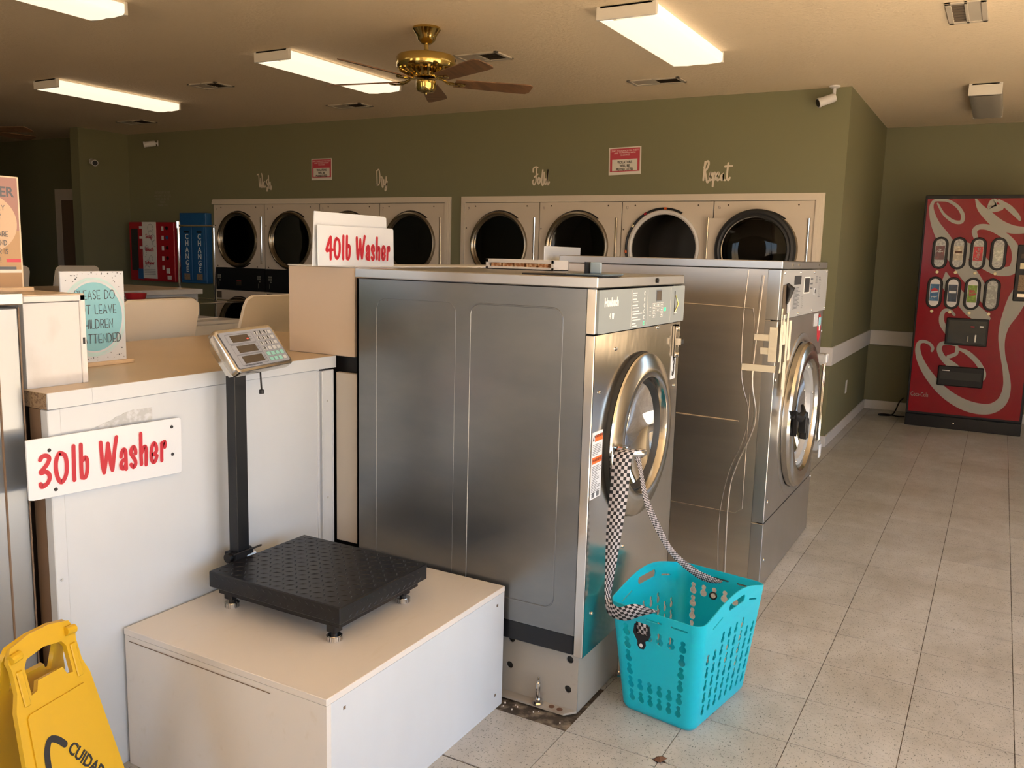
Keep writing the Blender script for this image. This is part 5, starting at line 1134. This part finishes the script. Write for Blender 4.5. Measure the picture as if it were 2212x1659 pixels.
for i, (yc, lb) in enumerate(((2.345, 'white top-load washer with open warm-tinted lid, behind the counter beside the teal notice'),
                              (2.975, 'white top-load washer with open warm-tinted lid, just left of the beige box'))):
    a = top_loader(lb, -2.93, yc, FA); lid(a, .925, math.radians(17))
    MB().box(-.30, .30, -.055, -.012, .92, 1.06).build('console', M['lid'], a, .004)
for i, (yc, lb) in enumerate(((4.86, 'far top-load washer with open pale lid, above the teal notice'), (4.21, 'far top-load washer with open pale lid, beside the pink notice'))):
    a = top_loader(lb, -7.14, yc, FA); lid(a, .925, math.radians(14), .345, .215, .200)
for i, (yc, lb) in enumerate(((4.60, 'white top-load washer at the far counter\'s right end, lid closed'), (3.93, 'white top-load washer at the far counter, second from its right end'), (3.26, 'white top-load washer at the far counter, mostly hidden behind the near lids'))):
    a = top_loader(lb, -5.87, yc, PI/2, .90)
    MB().box(-.31, .31, -.17, .0, .90, 1.045).build('console', M['lid2'], a, .01, 2)
    MB().box(-.30, .30, -.173, -.170, .94, 1.02).build('console_strip', M['alu'], a)
    MB().box(-.205, .205, -.53, -.135, .900, .912).build('closed_lid', M['washw'], a, .004)
t = thing('far_counter', 'tan far counter with white edge on a white cover, left background', 'counter', (-7.10, 2.6, 0))
MB().box(0, 1.0, 0, 2.72, 1.048, 1.0895).build('white_edged_board', M['whitetrim'], t, .001)
MB().box(.004, .996, 0, 2.716, 1.0896, 1.0905).build('tan_top', M['tan'], t)
MB().box(.03, .97, .0, 2.69, 0, 1.047).build('cover_panel', M['lam'], t)
t = thing('hanging_cart', 'chrome laundry cart with tall hanging rail in the left background', 'cart', (-6.95, 5.70, 0))
MB().tube([(.10, 0, .12), (.10, 0, 1.66)], .0125, 10).build('left_pole', M['chrome'], t, smooth_=True)
MB().tube([(.58, 0, .12), (.58, 0, 1.63)], .0125, 10).build('right_pole', M['chrome'], t, smooth_=True)
MB().tube([(.10, 0, 1.645), (.58, 0, 1.645)], .010, 10).build('hanging_rail', M['chrome'], t, smooth_=True)
MB().lathe([(0, -.02), (.022, -.02), (.022, .04), (0, .05)], (.10, 0, 1.645), 'z', 12).build('rail_joint', M['chrome'], t, smooth_=True)
q = MB()
for z in (.95, .35): q.tube([(0, -.28, z), (.68, -.28, z), (.68, .28, z), (0, .28, z), (0, -.28, z)], .008, 6)
for x in (0, .68):
    for y in (-.28, .28): q.tube([(x, y, .12), (x, y, .95)], .008, 6)
q.build('wire_basket', M['chrome'], t)
MB().box(0, .68, -.28, .28, .10, .125).build('base_tray', M['chrome'], t)
for x in (.05, .63):
    for y in (-.24, .24): MB().lathe([(0, -.012), (.03, -.012), (.03, .012), (0, .012)], (x, y, .032), 'y', 14).tube([(x, y, .03), (x, y, .10)], .008, 6).build('caster', M['rubber'], t)
t = thing('plastic_tub', 'small red plastic tub on the far washers, between teal notice and near lid', 'tub', (-5.785, 4.40, 1.0465))
MB().lathe([(0, 0), (.070, 0), (.080, .045), (.075, .045), (.066, .006), (0, .006)], axis='z', n=24).build('tub_body', M['red'], t, smooth_=True)

# ================================================================== VENDING MACHINE
VW = .93; VH = 2.075
t = thing('vending_machine', 'tall red drinks vending machine with white script lettering at right', 'vending machine', (-.665, 8.66, 0))
MB().box(0, VW, .012, .735, .02, VH).build('cabinet', M['black'], t, .006)
MB().box(.0, VW, -.006, .012, .115, VH).build('door_frame', M['black'], t, .004)
MB().box(.018, VW-.02, -.012, -.006, .135, VH-.03).build('red_panel', M['cokered'], t, .001)
MB().box(.0, VW, -.004, .02, .0, .11).build('kick_plate', M['blackm'], t, .004)
MB().lathe([(.009, 0), (.007, .004), (0, .005)], (.40, -.004, .055), 'y', 10).build('lock', M['chrome'], t, smooth_=True)
x_lo, x_hi, z_lo, z_hi = .020, VW-.022, .137, VH-.032
q = MB()
for s in COKE:
    pts = [p for p in smooth(s, 6)]
    pts = [(min(max(p[0], x_lo+p[2]/2), x_hi-p[2]/2), min(p[1], z_hi-p[2]/2), p[2]) for p in pts]
    q.stroke(pts, .03, -.0122, .0006)
q.build('script_lettering', M['cokewhite'], t)
text('Coca-Cola', .055, M['cokewhite'], t, (.102, -.0125, .292), name='small_script', sx=.62)
def capsule(cx, cz, hw, hh, n=8):
    r = hw; return [(cx+r*math.cos(PI*i/n), cz+hh-r+r*math.sin(PI*i/n)) for i in range(n+1)] + [(cx+r*math.cos(PI+PI*i/n), cz-hh+r+r*math.sin(PI+PI*i/n)) for i in range(n+1)]
LBL = ['cola_dark', 'cream_label', 'red_label', 'pale_label', 'blue_label', 'navy_label', 'green_label', 'grey_label']
CM = {'cola_dark': (.10, .02, .02), 'cream_label': (.42, .37, .28), 'red_label': (.40, .01, .02), 'pale_label': (.40, .42, .36), 'blue_label': (.04, .13, .26), 'navy_label': (.015, .035, .07), 'green_label': (.16, .26, .03), 'grey_label': (.30, .31, .28)}
M['ice'] = mat('ice_print', (.30, .31, .30), .2, noise=((60,60,60), (.48,.48,.46), .4, .6), coat=.5)
for k in range(8):
    r, c = divmod(k, 4)
    cx = (.158, .304, .457, .612)[c] if r == 0 else (.145, .290, .444, .595)[c]; cz = 1.572 if r == 0 else 1.222
    b = MB(); b.poly(capsule(cx, cz, .063, .142), -.026, -.012); b = b.build('button_surround', M['black'], t, .004)
    q = MB(); q.poly(capsule(cx, cz, .040, .122), -.0275, -.026); q.build('backlit_window', M['ice'] if r == 0 or c == 3 else M['whitetrim'], b)
    m_ = mat(LBL[k], CM[LBL[k]], .2, coat=.5, noise=((50, 50, 50), tuple(min(1, v*1.6) for v in CM[LBL[k]]), .5, .65))
    hh = .06 if r == 0 else .075
    MB().box(cx-.036, cx+.036, -.0285, -.0275, cz-hh, cz+hh).build('drink_label', m_, b)
    if k == 2: text('Coca-Cola', .045, M['cokewhite'], b, (cx, -.0288, cz), rot=(PI/2, -PI/2+.1, 0), sx=.55, name='label_print')
    if k == 4:
        q = MB().lathe([(.028, 0), (.028, .0004), (0, .0004)], (cx, -.0285, cz+.012), 'y', 20); q.build('round_emblem', M['whitetrim'], b)
        q = MB(); q.poly([(cx+.028*math.cos(math.radians(a)), cz+.012+.028*math.sin(math.radians(a))) for a in range(10, 200, 15)], -.0295, -.0290); q.build('emblem_top', M['redink'], b)
        q = MB(); q.poly([(cx+.028*math.cos(math.radians(a)), cz+.012+.028*math.sin(math.radians(a))) for a in range(210, 350, 15)], -.0295, -.0290); q.build('emblem_bottom', M['blue'], b)
        text('pepsi', .022, M['whiteink'], b, (cx, -.0292, cz-.035))
    if k == 6: text('Mtn\nDew', .034, M['redink'], b, (cx, -.0292, cz+.01), rot=(PI/2, -.25, 0), bold=.001, lh=.8, sx=.8)
    if k == 0: text('Dr\nPepper', .018, M['whiteink'], b, (cx, -.0292, cz+.02), lh=.8)
    if k in (1, 5): MB().box(cx-.028, cx+.028, -.0295, -.0285, cz+.00, cz+.02).build('label_print', M['paper'] if k == 5 else M['brown'], b)
    MB().lathe([(.0135, 0), (.0135, .007), (.010, .010), (0, .010)], (cx-.008, -.012, cz-.168), 'y', 16).build('select_button', M['goldbtn'], t, smooth_=True)
d = MB().box(.266, .598, -.030, -.012, .765, 1.005).build('display_case', M['black'], t, .005)
MB().box(.285, .580, -.0315, -.030, .785, .985).build('case_window', M['lcdcase'], d)
for x, z, h_, m_ in ((.44, .80, .10, 'greyink2'), (.50, .80, .13, 'paper'), (.46, .93, .02, 'redink'), (.53, .93, .03, 'paper')): MB().box(x, x+(.012 if h_ > .05 else .03), -.0325, -.0315, z, z+h_*.5).build('case_print', M[m_], d)
d = MB().box(.235, .600, -.034, -.012, .395, .575).build('delivery_chute', M['black'], t, .008)
MB().box(.255, .580, -.0345, -.034, .455, .525).build('chute_opening', M['dark'], d); MB().box(.27, .33, -.036, -.0345, .53, .537).build('chute_mark', M['paper'], d)
d = MB().box(.755, .905, -.026, -.012, 1.175, 1.655).build('coin_panel', M['black'], t, .006)
for z0, z1, m_ in ((1.54, 1.58, 'lcd'), (1.26, 1.40, 'chip'), (1.45, 1.50, 'goldbtn'), (1.21, 1.24, 'chrome')): MB().box(.785, .88, -.029, -.026, z0, z1).build('coin_fitting', M[m_], d, .002)
q = MB(); q.tube(smooth([(-.74, 9.25, .16), (-.77, 9.18, .12), (-.79, 9.10, .05), (-.82, 9.05, .010), (-.90, 9.0, .008), (-.93, 9.04, .008), (-.86, 9.08, .009), (-.76, 9.02, .010), (-.70, 9.05, .010)], 6), .007, 6)
o = q.build('power_cord', M['black'], None, smooth_=True); tag(o, 'black power cord coiled on the floor left of the vending machine', 'cord')

# debris on the floor
random.seed(14)
q = MB(); q.add([(-.760,2.270,.003),(-.735,2.262,.006),(-.722,2.285,.012),(-.740,2.297,.008),(-.757,2.288,.005),(-.742,2.279,.016)], [(0,1,5),(1,2,5),(2,3,5),(3,4,5),(4,0,5)])
o = q.build('dried_leaf', M['brown']); tag(o, 'crumpled brown leaf bit in the chipped tile corner before the basket', 'leaf')
q = MB()
for k in range(9):
    x, y = random.uniform(-1.32, -1.08), random.uniform(2.29, 2.345); q.T = Matrix.Translation((x, y, .0)) @ Matrix.Rotation(random.random()*6, 4, 'Z'); s = random.uniform(.0010, .0024); q.box(-s, s, -s*.7, s*.7, -.0025, s)
o = q.build('grit', M['plat']); tag(o, 'pale grit crumbs in the dirty gap by the washer mount', 'grit', kind='stuff')
for k, (x, y) in enumerate(((-.15, 2.43), (.02, 2.05), (-.42, 2.30))):
    q = MB(); q.T = Matrix.Translation((x, y, .0005)) @ Matrix.Rotation(k*1.3, 4, 'Z'); q.add([(-.012,-.003,0),(.012,-.002,0),(.009,.004,.003),(-.008,.005,.002)], [(0,1,2,3)])
    o = q.build('debris', M['brown']); tag(o, ('small brown scrap on the floor right of the basket', 'curved brown scrap on the floor near the bottom right', 'small dark scrap on the tiles close to the basket base')[k], 'scrap')
